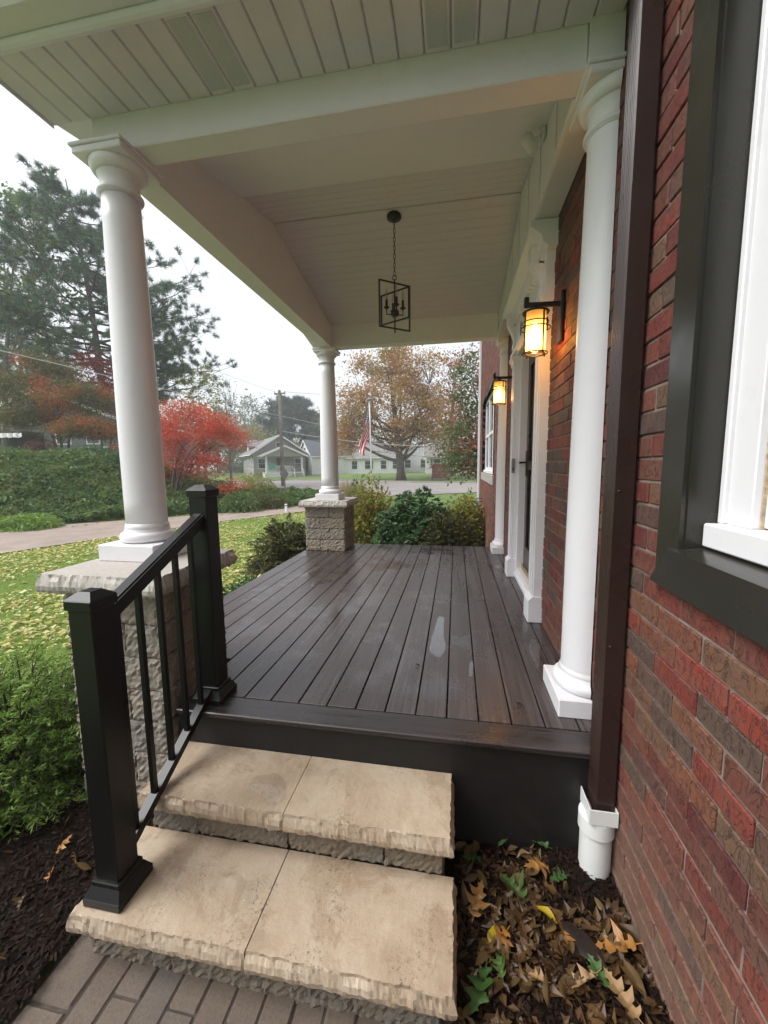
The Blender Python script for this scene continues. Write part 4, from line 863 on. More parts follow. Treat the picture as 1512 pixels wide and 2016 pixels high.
def frond_shrub(name, label, c, r, nf, leafmat, size, per=34, flen=.26, seed=1, droop=.35, aspect=.26, cat='shrub', inner=.35):
    """evergreen built of flat feathery sprays that fan outwards and droop"""
    g = np.random.default_rng(seed); t = thing(name, label, cat, tuple(c)); K = MB(); Cs = []; Ds = []; Ns = []
    for k in range(nf):
        u = unit(g.normal(size=3) + [0, 0, .35]); u[2] = max(u[2], -.05); rr = g.uniform(inner, .86); p0 = u * rr * np.array(r) + g.normal(0, .02, 3); p0[2] = max(p0[2], .02); d = unit(u * [1, 1, .6] + g.normal(0, .3, 3) + [0, 0, .35]); L = flen * g.uniform(.6, 1.25)
        e = p0 + d * L + [0, 0, -droop * L]; B = bez(p0, p0 + d * L * .55 + [0, 0, .08 * L], e, 7); sd = unit(np.cross(d, [0, 0, 1]) + g.normal(0, .35, 3)); tt = g.uniform(.1, 1, per) ** .8; sg = g.choice([-1., 1.], per)
        P = (1 - tt[:, None]) ** 2 * p0 + 2 * tt[:, None] * (1 - tt[:, None]) * (p0 + d * L * .55 + [0, 0, .08 * L]) + tt[:, None] ** 2 * e; wd = (.5 * (1 - tt) + .12) * L * .55 * g.uniform(.1, 1, per)
        Cs.append(P + sd * (sg * wd)[:, None] + g.normal(0, .006, (per, 3))); Ds.append(unit(d * .8 + sd * sg[:, None] * .8 + [0, 0, -.15])); K.tube(B[::2], [.004, .003, .002, .0012][:len(B[::2])], 4, cap=False)
    C = np.concatenate(Cs); Dd = np.concatenate(Ds); C[:, 2] = C[:, 2].clip(.01); N = len(C); nr = unit(g.normal(size=(N, 3)) * .8 + [0, 0, 1.]); tg = unit(Dd - nr * (Dd * nr).sum(1, keepdims=True)); bt = np.cross(nr, tg); Ls = size * g.uniform(.6, 1.5, (N, 1))
    link('foliage', polys_mesh('foliage', np.stack([C - tg * Ls * .5, C + bt * Ls * aspect * .5, C + tg * Ls * .5, C - bt * Ls * aspect * .5], 1), 4, leafmat), t)
    for k in range(10):
        e = unit(g.normal(size=3) + [0, 0, .8]) * np.array(r) * .75; e[2] = abs(e[2]); K.tube(bez(np.zeros(3) - [0, 0, .03], e * [.3, .3, .7], e, 5), np.linspace(.014, .005, 5), 5, cap=False)
    K.build('stem', BARK, t, fix=False); return t
def G(px, py, Y, dz=0):
    p = at(px, py, Y); p[2] = gh(p[0], p[1]) + dz; return p

L_ORANGE = mat_leaf('maple_orange', [(.46, .20, .05), (.52, .27, .07), (.38, .24, .055), (.34, .26, .07), (.50, .19, .06)], .42, patch=.3, pcol=(.28, .25, .065), pth=(.5, .64))
L_RED = mat_leaf('maple_red', [(.62, .085, .060), (.68, .15, .085), (.52, .05, .04), (.66, .20, .09)], .42, patch=1.1, pcol=(.36, .13, .05), pamt=.6)
L_MIX = mat_leaf('maple_olive_orange', [(.119, .138, .045), (.150, .138, .043), (.088, .119, .037), (.188, .131, .037)], .35, patch=.5, pcol=(.575, .125, .037), pamt=.7, pth=(.53, .64))
L_CRIM = mat_leaf('maple_crimson', [(.24, .020, .030), (.30, .028, .036), (.17, .020, .024)], .35)
L_GREEN = mat_leaf('leaf_green', [(.092, .177, .051), (.126, .220, .068), (.169, .254, .076), (.076, .144, .051)], .35, patch=.5, pcol=(.203, .236, .076))
L_GREENRED = mat_leaf('maple_green_red', [(.101, .160, .064), (.144, .194, .076), (.186, .220, .092), (.101, .135, .059)], .35, patch=.9, pcol=(.439, .076, .085), pamt=.7, pth=(.49, .60))
L_YG = mat_leaf('leaf_yellow_green', [(.270, .284, .061), (.351, .324, .074), (.189, .230, .054), (.405, .338, .081)], .4, patch=1.5, pcol=(.149, .189, .047))
L_YSHRUB = mat_leaf('shrub_yellow', [(.404, .310, .054), (.265, .296, .062), (.171, .217, .047), (.497, .342, .062), (.139, .186, .047)], .4, patch=2.5, pcol=(.155, .202, .047))
L_DARK = mat_leaf('shrub_dark', [(.040, .098, .034), (.063, .144, .048), (.098, .190, .060), (.032, .076, .031)], .22, .38)
L_OLIVE = mat_leaf('shrub_olive', [(.075, .088, .030), (.115, .125, .038), (.055, .07, .026), (.17, .155, .048)], .25, .42, patch=5, pcol=(.14, .13, .036))
L_CYP = mat_leaf('cypress_bright', [(.1800, .3000, .0540), (.2400, .3720, .0720), (.1200, .2220, .0420), (.3120, .4320, .1020)], .35, .45)
L_NEEDLE = mat_leaf('pine_needle', [(.067, .130, .079), (.095, .163, .096), (.126, .192, .109), (.059, .105, .067)], .2, .5)
L_FAR = mat_leaf('far_green', [(.089, .145, .082), (.121, .179, .089), (.097, .138, .082)], .3, patch=.25, pcol=(.211, .211, .097))
L_COVER = mat_leaf('ground_cover', [(.055, .128, .036), (.092, .182, .047), (.136, .228, .058), (.043, .092, .036), (.182, .238, .063)], .3, .45, patch=.9, pcol=(.173, .209, .055), pamt=.6)
L_GRASS = mat_leaf('grass_blade', [(.24, .40, .04), (.32, .46, .05), (.38, .48, .07), (.20, .34, .04)], .42, .5)
L_LITTER = mat_leaf('lawn_leaf', [(.60, .52, .20), (.66, .60, .30), (.50, .44, .12), (.52, .46, .12), (.68, .64, .36), (.44, .46, .10), (.36, .25, .10)], .3, .5)
L_TAN = mat_leaf('dry_grass', [(.34, .25, .12), (.40, .31, .16), (.26, .19, .09)], .3)

# big pine on the bank behind the near column
def pine(name, label, base, H, prof, seed, ntuft, mat, needle=.24, twist=(0, 0), group=None, nl=58, npt=26, wid=.022):
    g = np.random.default_rng(seed); base = np.array(base, float); t = thing(name, label, 'tree', tuple(base), 0, group); K = MB()
    n = 16; s = np.linspace(0, 1, n); P = np.stack([twist[0] * s ** 2 + .18 * np.sin(s * 5 + seed), twist[1] * s ** 2 + .15 * np.cos(s * 4), s * H], -1); P[0, 2] = -.3; R_ = H * .017 * (1 - .9 * s); K.tube(P, R_, 9)
    tips = []; zs = np.array([p[0] for p in prof]) * H; rs = np.array([p[1] for p in prof])
    for k in range(nl):
        z = g.uniform(zs[0], zs[-1] * .97); Lr = np.interp(z, zs, rs) * g.uniform(.62, 1.08); a = g.uniform(0, 2 * math.pi); i_ = int(np.clip(z / H * (n - 1), 1, n - 2)); p0 = P[i_].copy(); p0[2] = z - Lr * .18
        d = np.array([math.cos(a), math.sin(a), 0]); e = p0 + d * Lr + np.array([0, 0, Lr * g.uniform(.05, .35)]); B = bez(p0, p0 + d * Lr * .55 + [0, 0, -Lr * .06], e, 9) + g.normal(0, .06, (9, 3)) * np.linspace(0, 1, 9)[:, None]; K.tube(B, np.interp(z, [0, H], [H * .0065, H * .002]) * np.linspace(1, .25, 9), 6, cap=False)
        for j in range(3, 9):
            for q_ in range(3):
                d2 = unit(d * .5 + g.normal(size=3) * [1, 1, .5] + [0, 0, .35]); sl = Lr * g.uniform(.10, .26) + .15; e2 = B[j] + d2 * sl; K.tube([B[j], (B[j] + e2) / 2 + g.normal(0, .05, 3), e2], [.016, .012, .007], 4, cap=False); tips.append((e2, d2)); tips.append((e2 - d2 * needle * .7 + g.normal(0, .05, 3), d2))
    tips = [tips[i] for i in g.permutation(len(tips))[:ntuft]]
    o = K.build('trunk', BARK, t, fix=False)
    C = np.repeat(np.array([q[0] for q in tips]), npt, 0); Dd = np.repeat(np.array([q[1] for q in tips]), npt, 0); N = len(C)
    nd = unit(Dd * .55 + g.normal(size=(N, 3)) * .75 + [0, 0, .25]); Ln = needle * g.uniform(.6, 1.25, (N, 1)); sd = unit(np.cross(nd, g.normal(size=(N, 3)))) * wid; st = C + g.normal(0, needle * .14, (N, 3))
    link('crown', polys_mesh('crown', np.stack([st - sd * .5, st + sd * .5, st + nd * Ln], 1), 3, mat), t); return t
pb = G(212, 885, 25.5); pine('pine_tree', 'tall open pine with grey-green needle tufts on the bank', pb, at(160, 350, 25.5)[2] - pb[2], [(.26, 5.0), (.38, 7.6), (.50, 8.2), (.62, 7.2), (.74, 5.8), (.86, 3.8), (.94, 2.0), (1., .4)], 5, 3300, L_NEEDLE, .40, (-1.2, 0), nl=96, npt=46, wid=.036)
pb = G(60, 880, 34); pine('pine_tree', 'second pine crowded behind the tall open pine', pb, 17., [(.2, 5), (.45, 6.5), (.7, 4.5), (.9, 2.), (1, .4)], 9, 1100, L_NEEDLE, .5, (.5, 0), nl=46, npt=26, wid=.045)
def C_(px, py, Y, rx, ry, rz_, n): return (at(px, py, Y), (rx, ry, rz_), n)
tree('leafy_tree', 'loose pale green tree beside the tall pine', G(8, 885, 22), [C_(5, 480, 22, 3.4, 3, 3.6, 60), C_(30, 640, 22, 3.6, 3, 3.4, 70), C_(95, 520, 23, 2.4, 2, 3, 22)], L_GREEN, BARKG, .20, 46, .2, .25, seed=3, sparse=.25)
tree('maple_tree', 'spreading olive and orange maple in front of the hillside house', G(122, 890, 18.5), [C_(60, 765, 18.5, 1.9, 1.6, .8, 40), C_(150, 790, 18.5, 1.9, 1.6, .9, 40), C_(60, 825, 18.2, 1.8, 1.4, .5, 34), C_(175, 845, 18.0, 1.6, 1.3, .4, 30), C_(95, 722, 18.8, 1.1, 1, .5, 16)], L_MIX, BARK, .095, 290, .16, .16, stems=4, flat=.34, spread=1.05, seed=11)
tree('maple_tree', 'small crimson maple growing under the tall pine', G(205, 885, 22), [C_(195, 745, 22, 1.3, 1.1, 1.5, 30), C_(225, 790, 22, .9, .9, 1, 14)], L_CRIM, BARK, .11, 90, .1, .2, stems=2, seed=13)
tree('maple_tree', 'bright scarlet maple at the end of the bank by the lane', G(345, 985, 14.4), [C_(365, 850, 15.2, 1.15, 1.1, .75, 44), C_(420, 862, 15.4, .95, .9, .6, 32), C_(330, 905, 15, .9, .9, .7, 30), C_(400, 915, 15, .95, .8, .5, 26), C_(468, 868, 15.6, .5, .5, .3, 9), C_(450, 958, 14.6, .42, .4, .18, 7), C_(355, 815, 15.3, .9, .8, .4, 22), C_(425, 835, 15.4, .8, .7, .4, 18)], L_RED, BARK, .07, 120, .12, .14, stems=5, flat=.5, spread=.66, seed=17)
tree('yellow_tree', 'slim yellow-green tree just behind the scarlet maple', G(405, 930, 23), [C_(400, 770, 23, 1.2, 1.2, 1.4, 26), C_(385, 830, 23, 1.4, 1.2, 1.2, 20)], L_YG, BARKG, .14, 55, .12, .2, seed=19, sparse=.2)
tree('bare_tree', 'bare pale tree with a few leaves behind the scarlet maple', G(455, 930, 30), [C_(440, 780, 30, 1.5, 1.3, 2., 60), C_(450, 850, 30, 1.4, 1.2, 1.2, 30)], L_YG, BARKG, .10, 2, .12, .2, seed=23, twig=.022)
tree('maple_tree', 'large orange maple across the street behind the flag', G(790, 944, 45), [C_(770, 800, 45, 4.4, 4, 4.6, 105), C_(785, 722, 45, 2.6, 2.4, 2.4, 46), C_(705, 810, 45, 2.3, 2.2, 3.4, 44), C_(848, 820, 45, 2.7, 2.4, 3.6, 56), C_(715, 720, 45, 1.4, 1.2, 1.4, 12), C_(845, 720, 45, 1.5, 1.2, 1.6, 10), C_(680, 860, 45, 1.2, 1.2, 2., 20)], L_ORANGE, BARK, .23, 120, .50, .14, flat=.7, spread=1.5, seed=29, twig=.03, sparse=.08)
tree('maple_tree', 'fading pink and orange maple beyond the white houses', G(885, 944, 52), [C_(880, 790, 52, 3., 3, 3.6, 46), C_(900, 730, 52, 2.2, 2, 2.2, 20), C_(900, 870, 52, 3.4, 2, 2.6, 30)], mat_leaf('maple_pink', [(.32, .13, .06), (.30, .10, .07), (.25, .15, .06)], .4, patch=.3, pcol=(.20, .16, .06)), BARK, .26, 45, .35, .18, spread=1.6, seed=31, twig=.03, sparse=.15)
tree('maple_tree', 'green maple with red tips close to the far house corner', G(968, 960, 16.5), [C_(925, 850, 16.5, 1.25, 1.2, 1.5, 46), C_(965, 800, 16.5, 1.6, 1.3, 1.9, 40), C_(915, 905, 16, .9, .9, .7, 20), C_(930, 770, 16.5, .8, .7, .9, 14), C_(928, 705, 16.5, .5, .4, .15, 5), C_(918, 730, 16.5, .45, .4, .12, 5)], L_GREENRED, BARK, .115, 85, .13, .2, spread=.72, seed=37, sparse=.22)
# far trees in the mist
pb = G(580, 935, 84); pine('pine_tree', 'broad feathery pine in the mist behind the bungalow', pb, at(575, 790, 84)[2] - pb[2] + 1, [(.1, 8.), (.35, 8.5), (.6, 7.), (.85, 4.5), (1., 2.)], 41, 2400, mat_leaf('far_needle', [(.035, .07, .05), (.05, .085, .06), (.06, .10, .065)], .2), 1.1, nl=90, npt=18, wid=.15)
fl = [(455, 840, 92, 5, 5, L_FAR), (495, 830, 100, 6, 6.5, L_FAR), (525, 845, 96, 5, 5.5, L_FAR), (500, 868, 72, 3, 3, L_YG), (612, 858, 88, 4, 5, L_YG), (642, 848, 92, 4.5, 5, L_YG), (578, 900, 66, 2.4, 2.2, L_YG), (670, 868, 95, 6, 5, L_FAR), (430, 850, 70, 4, 5, L_FAR), (390, 850, 62, 4, 5, L_FAR), (345, 845, 55, 4.5, 5, L_FAR), (720, 875, 100, 6, 5, L_FAR), (830, 880, 100, 7, 5, L_FAR), (905, 880, 95, 7, 6, L_FAR), (280, 860, 50, 5, 5, L_FAR), (60, 840, 50, 6, 7, L_FAR), (170, 840, 52, 6, 6, L_FAR), (445, 905, 78, 5, 3, L_FAR), (480, 908, 84, 5, 3, L_YG), (660, 905, 88, 6, 3.2, L_FAR)]
words = ['rounded', 'tall ragged', 'dense', 'small yellowish', 'pale yellow-green', 'wide yellow-green', 'low golden', 'broad dim', 'dim green', 'dark green', 'leafy', 'faint wide', 'faint low', 'pale tall', 'bushy', 'shadowed', 'thick', 'low dim', 'low yellowish', 'low wide']
spots = ['at the left end of the bungalow roof line', 'in the mist behind the bungalow dormer', 'beside the feathery pine', 'above the bungalow roof', 'beyond the white cape house', 'over the white cape house chimney', 'between the bungalow and the cape house', 'behind the slender column', 'behind the bare tree', 'behind the yellow-green tree', 'behind the scarlet maple', 'behind the flagpole', 'behind the orange maple', 'behind the pink maple', 'behind the near column', 'behind the hillside house gable', 'behind the hillside house', 'left of the bungalow beneath the bare tree', 'against the bungalow back wall', 'behind the cape house roof']
for k, (px, py, Y, rx, rz_, mt) in enumerate(fl):
    tree('far_tree', f'{words[k]} hazy tree {spots[k]}', G(px, 930, Y), [C_(px, py, Y, rx, rx * .8, rz_, 46), C_(px + 8, py + 25, Y, rx * 1.1, rx * .8, rz_ * .7, 30)], mt, BARKG, .42 * Y / 80, 34, .3, .15, group='misty trees beyond the street', spread=2.2 * Y / 80, seed=100 + k, twig=.04)

# shrubs round the deck
shrub('yellow_shrub', 'loose yellow-green shrub behind the far pedestal', atz(735, 1062, .02) * [1, 1, 0] + [0, -.25, .02], (.60, .55, 1.28), 6500, L_YSHRUB, .075, .5, .25, .5, 51, shell=.6)
shrub('yellow_shrub', 'yellowing shrub by the white downspout at the house corner', G(912, 1000, 8.6), (.5, .45, .98), 3500, L_YSHRUB, .08, .55, .2, .5, 52, shell=.5)
frond_shrub('dark_shrub', 'large dark green mounded shrub with drooping sprays past the deck', (-.68, 7.0, .02), (.72, .62, 1.32), 1200, L_DARK, .075, 28, .34, 53, .6, .34)
frond_shrub('clipped_shrub', 'rounded olive green evergreen shrub at the end of the deck', (-.10, 6.28, .02), (.54, .46, .98), 1200, L_OLIVE, .045, 30, .18, 54, .15, .34)
shrub('low_plant', 'low bright green plant at the foot of the far pedestal', (-1.05, 6.0, .02), (.24, .2, .36), 1300, L_CYP, .06, .5, .3, .5, 55, shell=.6)
frond_shrub('spreading_juniper', 'dark spreading evergreen left of the far pedestal', (-2.72, 6.0, .02), (.52, .52, .84), 800, L_OLIVE, .055, 30, .28, 56, .35, .3)
frond_shrub('cypress_shrub', 'bright green feathery cypress shrub by the tall pedestal', (-2.30, 1.58, .03), (.44, .44, .72), 1100, L_CYP, .026, 46, .20, 57, .3)
shrub('boxwood', 'small dark boxwood tucked against the tall pedestal', (-2.04, 2.02, .02), (.20, .20, .62), 3500, L_DARK, .026, .6, 0, .5, 58, shell=.5)
shrub('low_plant', 'low leafy plant beside the deck edge past the tall pedestal', (-2.42, 4.1, .02), (.30, .42, .34), 2600, L_DARK, .045, .5, .1, .5, 59, shell=.5)
shrub('low_plant', 'low leafy clump next to the deck edge and the lawn', (-2.5, 3.3, .02), (.25, .3, .30), 1500, L_OLIVE, .045, .5, .1, .5, 60, shell=.5)
shrub('dark_shrub', 'narrow dark evergreen behind the far pedestal cap', G(700, 1010, 9.4), (.28, .28, 1.22), 3500, L_DARK, .06, .4, .1, .4, 61, shell=.5)
t = thing('ornamental_grass', 'tan dry ornamental grass clump behind the slender column', 'grass', tuple(G(692, 990, 13)))
g = np.random.default_rng(62); n = 1300; a = g.uniform(0, 6.28, n); r0 = g.uniform(0, .25, n); hgt = g.uniform(.7, 1.35, n); b0 = np.stack([r0 * np.cos(a), r0 * np.sin(a), np.zeros(n)], -1); tp = b0 * 2.6 + np.stack([g.normal(0, .1, n), g.normal(0, .1, n), hgt], -1); sd = np.stack([np.full(n, .008), g.normal(0, .003, n), np.zeros(n)], -1)
link('blades', polys_mesh('blades', np.stack([b0 - sd, b0 + sd, tp], 1), 3, L_TAN), t)
MB().lathe([(.22, -.02), (.16, .05), (.05, .12), (0, .13)], (0, 0, 0), 12, cap=False).build('crown_base', L_TAN, t)

# bank planting beyond the lane
g = np.random.default_rng(70); n = 150000; d = g.uniform(.15, 8.5, n) ** 1.0; s = g.uniform(-9, 12.5, n); x = -12.7 + .691 * s - .723 * d; y = 9.05 + .723 * s + .691 * d
z = hill(x, y); h = .06 + .45 * (fbm(x, y, 1.3, 8) * .5 + .5) ** 2 + .22 * (fbm(x, y, 4, 9) * .5 + .5); keep = d > .25 + .3 * np.sin(s * 2.1) * np.sin(s * .7 + 1); P = np.stack([x, y, z + h * g.uniform(.4, 1.05, n)], -1)[keep]
tag(link('ground_cover', polys_mesh('ground_cover', leaves(P, .125, .42, .45, .6, g=g), 4, L_COVER)), 'dense ivy-like ground cover over the bank beyond the lane', 'ground cover', kind='stuff')
bk = [(470, 985, 13.9, .9, .7, L_COVER, 'dense green bush at the foot of the scarlet maple'), (520, 985, 15.0, .9, .55, L_OLIVE, 'olive bush where the bank meets the lane'), (548, 992, 16.6, .8, .42, L_COVER, 'low green bush beneath the diamond sign'), (505, 965, 18.5, 1.1, 1.25, L_YG, 'tall yellow-green bush in front of the bungalow'), (435, 985, 14.6, 1.0, 1.0, L_OLIVE, 'olive bush tangled under the scarlet maple'), (55, 1045, 9.3, .9, .42, L_CYP, 'bright green low shrub beside the lane on the bank'), (85, 930, 15.5, .9, .9, mat_leaf('barberry', [(.10, .045, .035), (.14, .06, .04), (.07, .05, .03)], .3), 'purple-brown bush below the spreading maple'), (255, 960, 14.5, 1.1, .9, L_DARK, 'dark bush behind the near column on the bank'), (185, 940, 15.5, 1., .7, L_DARK, 'dark bush high on the bank below the maple trunks'), (20, 960, 14.0, 1.0, .6, L_COVER, 'leafy bush on the bank under the garden flag'), (225, 905, 17.5, .5, .8, mat_leaf('orange_plant', [(.5, .16, .04), (.42, .10, .03)], .3), 'orange flowering bush near the hillside house')]
for k, (px, py, Y, r, hh, mt, lb) in enumerate(bk): shrub('bank_bush', lb, G(px, py, Y), (r, r * .8, hh), 3200, mt, .095, .45, .15, .5, 200 + k, group='bushes on the bank', shell=.55, lumps=12)

# lawn: grass and fallen leaves
g = np.random.default_rng(80)
def lawn_pts(n):
    x = g.uniform(-10.5, -2.2, n); y = g.uniform(.6, 16, n) ; ne = np.interp(y, [p[1] for p in lane_near], [p[0] for p in lane_near]); be = np.where(y < 3.0, -2.62 + .10 * np.sin(y * 2.1), -3.05 + .12 * np.sin(y * 1.7)); be = np.where(y > 9.3, 0, be)
    k = (x > ne + .03) & (x < be - .0); return x[k], y[k]
x, y = lawn_pts(230000); n = len(x); pr = np.exp(-np.hypot(x + 2.2, y - 1.5) / 6.); k = g.uniform(size=n) < .25 + pr; x, y = x[k], y[k]; n = len(x); a = g.uniform(0, 6.28, n); hgt = g.uniform(.022, .055, n); w_ = g.uniform(.0025, .005, n); z = gh(x, y)
b0 = np.stack([x, y, z], -1); sd = np.stack([np.cos(a), np.sin(a), 0 * a], -1) * w_[:, None]; tp = b0 + np.stack([g.normal(0, .016, n), g.normal(0, .016, n), hgt], -1)
tag(link('lawn_grass', polys_mesh('lawn_grass', np.stack([b0 - sd, b0 + sd, tp], 1), 3, L_GRASS)), 'short green lawn grass between the beds and the lane', 'grass', kind='stuff')
x, y = lawn_pts(190000); dens = sstep(-.9, .7, fbm(x * 1.0, y * 1.0, .9, 12) + .25 * fbm(x, y, 3.1, 13) - .55 * np.exp(-((y - 10.5) / 1.6) ** 2) * (x > -7.5)) * .95; k = g.uniform(size=len(x)) < dens * .52; x, y = x[k], y[k]; n = len(x)
P = np.stack([x, y, gh(x, y) + g.uniform(.012, .05, n)], -1); tag(link('fallen_leaves', polys_mesh('fallen_leaves', leaves(P, .046, .7, 2.2, .55, g=g), 4, L_LITTER)), 'pale yellow fallen leaves strewn over the lawn', 'leaves', kind='stuff')
x = g.uniform(-13, -6, 1600); y = g.uniform(3, 14, 1600); P = np.stack([x, y, np.full(1600, .02)], -1); dl = (x + 12.7) * -.723 + (y - 9.05) * .691; P = P[(dl > -.9) & (dl < .3)]
tag(link('lane_leaves', polys_mesh('lane_leaves', leaves(P, .07, .7, 2.5, g=g), 4, mat_leaf('lane_leaf', [(.30, .16, .07), (.36, .22, .09), (.24, .13, .06)], .2))), 'brown leaves gathered along the bank side of the lane', 'leaves', kind='stuff')

# ------------------------------------------------------------------ houses
def gable_house(name, label, loc, rz_, W, L, ez, rz2, wallmat, roofmat, wins, over=.35, chim=None, trim=WHITE, front=None):
    """local: gable ends at y=0 and y=L, width W along x; wins: (face, u, z0, w, h, shutters)"""
    t = thing(name, label, 'house', loc, rz_)
    m = MB(); m.prism([(-W / 2, -.4), (W / 2, -.4), (W / 2, ez), (0, rz2), (-W / 2, ez)], 1, 0, L); m.build('wall', wallmat, t)
    sl = (rz2 - ez) / (W / 2); ov = over
    rf = MB()
    for s in (-1, 1): rf.prism([(s * .0, rz2 + .03), (s * (W / 2 + ov), ez - sl * ov + .03), (s * (W / 2 + ov), ez - sl * ov + .15), (0, rz2 + .17)], 1, -ov, L + ov)
    rf = rf.build('roof', roofmat, t)
    m = MB()
    for yy in (-ov - .03, L + ov + .002):
        for s in (-1, 1): m.prism([(0, rz2 - .06), (s * (W / 2 + ov), ez - sl * ov - .06), (s * (W / 2 + ov), ez - sl * ov + .16), (0, rz2 + .18)], 1, yy, yy + .028)
    for s in (-1, 1): m.box((s * (W / 2 + ov) - .02, -ov, ez - sl * ov - .06), (s * (W / 2 + ov) + .02, L + ov, ez - sl * ov + .1))
    m.build('rake_trim', trim, t)
    for (face, u, z0, w, h, sh) in wins:
        def bx(a, b, c, d, dep, th):
            if face == 'g': return MB().box((a, -dep - th, c), (b, -dep, d))
            if face == 'r': return MB().box((W / 2 + dep, a, c), (W / 2 + dep + th, b, d))
            return MB().box((-W / 2 - dep - th, a, c), (-W / 2 - dep, b, d))
        f = bx(u - w / 2 - .09, u + w / 2 + .09, z0 - .09, z0 + h + .09, .0, .04).build('window', trim, t)
        bx(u - w / 2, u + w / 2, z0, z0 + h / 2 - .02, .04, .012).build('pane', GLASS, f); bx(u - w / 2, u + w / 2, z0 + h / 2 + .02, z0 + h, .04, .012).build('pane', GLASS, f)
        if sh:
            for k in (-1, 1): bx(u + k * (w / 2 + .27) - .16, u + k * (w / 2 + .27) + .16, z0 - .06, z0 + h + .06, .0, .035).build('shutter', STEEL, f)
    if chim:
        x, y, w, z0, z1 = chim; MB().box((x - w / 2, y - w / 2, z0), (x + w / 2, y + w / 2, z1)).box((x - w / 2 - .05, y - w / 2 - .05, z1), (x + w / 2 + .05, y + w / 2 + .05, z1 + .1)).build('chimney', mat_chim, rf)
    return t
mat_chim = simple('chimney_brick', (.22, .07, .045), .9, .3, 8)
S_GREY = mat_siding('grey_siding', (.36, .345, .325)); S_WHITE = mat_siding('white_siding', (.80, .81, .81)); R_GREY = mat_shingle('grey_shingles', (.20, .195, .185)); R_DARK = mat_shingle('slate_shingles', (.085, .095, .11))
p = G(553, 940, 54)
bung = gable_house('bungalow', 'grey sided bungalow with dormer and white front porch across the street', tuple(p), rad(38), 7.4, 9.0, 3.3, 5.7, S_GREY, R_GREY, [('g', 0., 4.1, .9, .55, 0), ('l', 1.3, 1.0, .8, 1.5, 0), ('l', 3.9, 1.1, .9, 1.2, 0), ('l', 5.0, 1.1, .9, 1.2, 0), ('l', 7.2, 1.1, .9, 1.0, 0), ('g', -2.6, 1.1, .9, 1.3, 0), ('g', 2.6, 1.1, .9, 1.3, 0)], .55)
# porch of the bungalow
m = MB(); m.box((-2.6, -2.6, -.3), (2.6, -.01, .55)); m.build('porch_floor', S_WHITE, bung)
m = MB(); m.prism([(-3.0, 2.7), (3.0, 2.7), (0, 4.0)], 1, -2.75, -.56); m.build('porch_gable', S_GREY, bung)
m = MB()
for s in (-1, 1): m.prism([(0, 4.05), (s * 3.3, 2.62), (s * 3.3, 2.78), (0, 4.22)], 1, -3.0, -.5)
pr_ = m.build('porch_roof', R_GREY, bung)
m = MB()
for s in (-1, 1): m.prism([(0, 3.97), (s * 3.3, 2.54), (s * 3.3, 2.80), (0, 4.24)], 1, -3.04, -3.005)
m.build('porch_trim', WHITE, bung)
for x in (-2.45, 2.45): MB().box((x - .12, -2.55, .55), (x + .12, -2.3, 2.75)).build('porch_post', WHITE, bung)
m = MB(); m.box((-2.3, -2.5, 1.35), (.9, -2.42, 1.42)); m.box((-2.3, -2.5, .62), (.9, -2.42, .68))
for x in np.arange(-2.25, .9, .14): m.box((x, -2.49, .68), (x + .05, -2.43, 1.35))
m.build('porch_railing', WHITE, bung)
m = MB()
for k in range(4): m.box((1.05, -2.6 - .3 * (k + 1), -.3), (2.3, -2.6 - .3 * k, .42 - .14 * k))
m.build('porch_steps', CONC, bung)
m = MB()
for x in (1.0, 2.3): m.bar((x, -2.55, 1.35), (x, -3.9, .75), .06, .06); m.bar((x, -2.55, .75), (x, -3.9, .2), .05, .05); m.bar((x, -3.9, -.2), (x, -3.9, .85), .09, .09, (1, 0, 0))
m.build('stair_handrail', WHITE, bung)
m = MB(); m.box((-2.2, -2.56, .95), (-1.2, -2.51, 1.75)); m.build('porch_banner', simple('teal_banner', (.10, .32, .28), .7), bung)
m = MB(); m.box((-.5, -.05, .55), (.5, .0, 2.5)); m.build('door', DARKWOOD, bung)
m = MB(); m.prism([(5.4, 3.4), (7.4, 3.4), (7.4, 4.5), (6.4, 5.2), (5.4, 4.5)], 0, -3.3, -1.0); dm = m.build('dormer', S_GREY, bung)
MB().box((-3.35, 6.1, 3.75), (-3.3, 6.7, 4.45)).build('window', WHITE, dm); 
m = MB()
for s in (-1, 1): m.prism([(6.4, 5.25), (6.4 + s * 1.5, 4.2), (6.4 + s * 1.5, 4.35), (6.4, 5.42)], 0, -3.6, -.5)
m.build('dormer_roof', R_GREY, dm)
p = G(602, 938, 58)
gable_house('cape_house', 'white cape house with dark roof, brick chimney and black shutters', tuple(p), rad(-52), 6.4, 12., 2.75, 5.0, S_WHITE, R_DARK, [('g', -1.3, .9, .7, 1.1, 0), ('g', 1.1, .8, .7, 1.4, 0), ('g', .0, 3.2, .7, .8, 0), ('r', 2.6, .8, .9, 1.4, 1), ('r', 6.6, .7, 1.0, 1.6, 1), ('r', 7.8, .7, 1.0, 1.6, 1), ('r', 10.6, .8, .9, 1.4, 1)], .25, (.0, 5.2, .9, 4.6, 5.9))
p = G(728, 938, 62)
gable_house('ranch_house', 'low white ranch house partly hidden behind the flag', tuple(p), rad(-84), 6.4, 8.6, 2.5, 4.4, S_WHITE, R_GREY, [('r', 1.2, .7, .8, 1.2, 0), ('r', 3.4, .7, 1.2, 1.2, 0), ('r', 5.6, .7, .8, 1.2, 0), ('r', 7.4, .7, .8, 1.2, 0)], .3).location[0] -= 3.2
p = G(830, 938, 64)
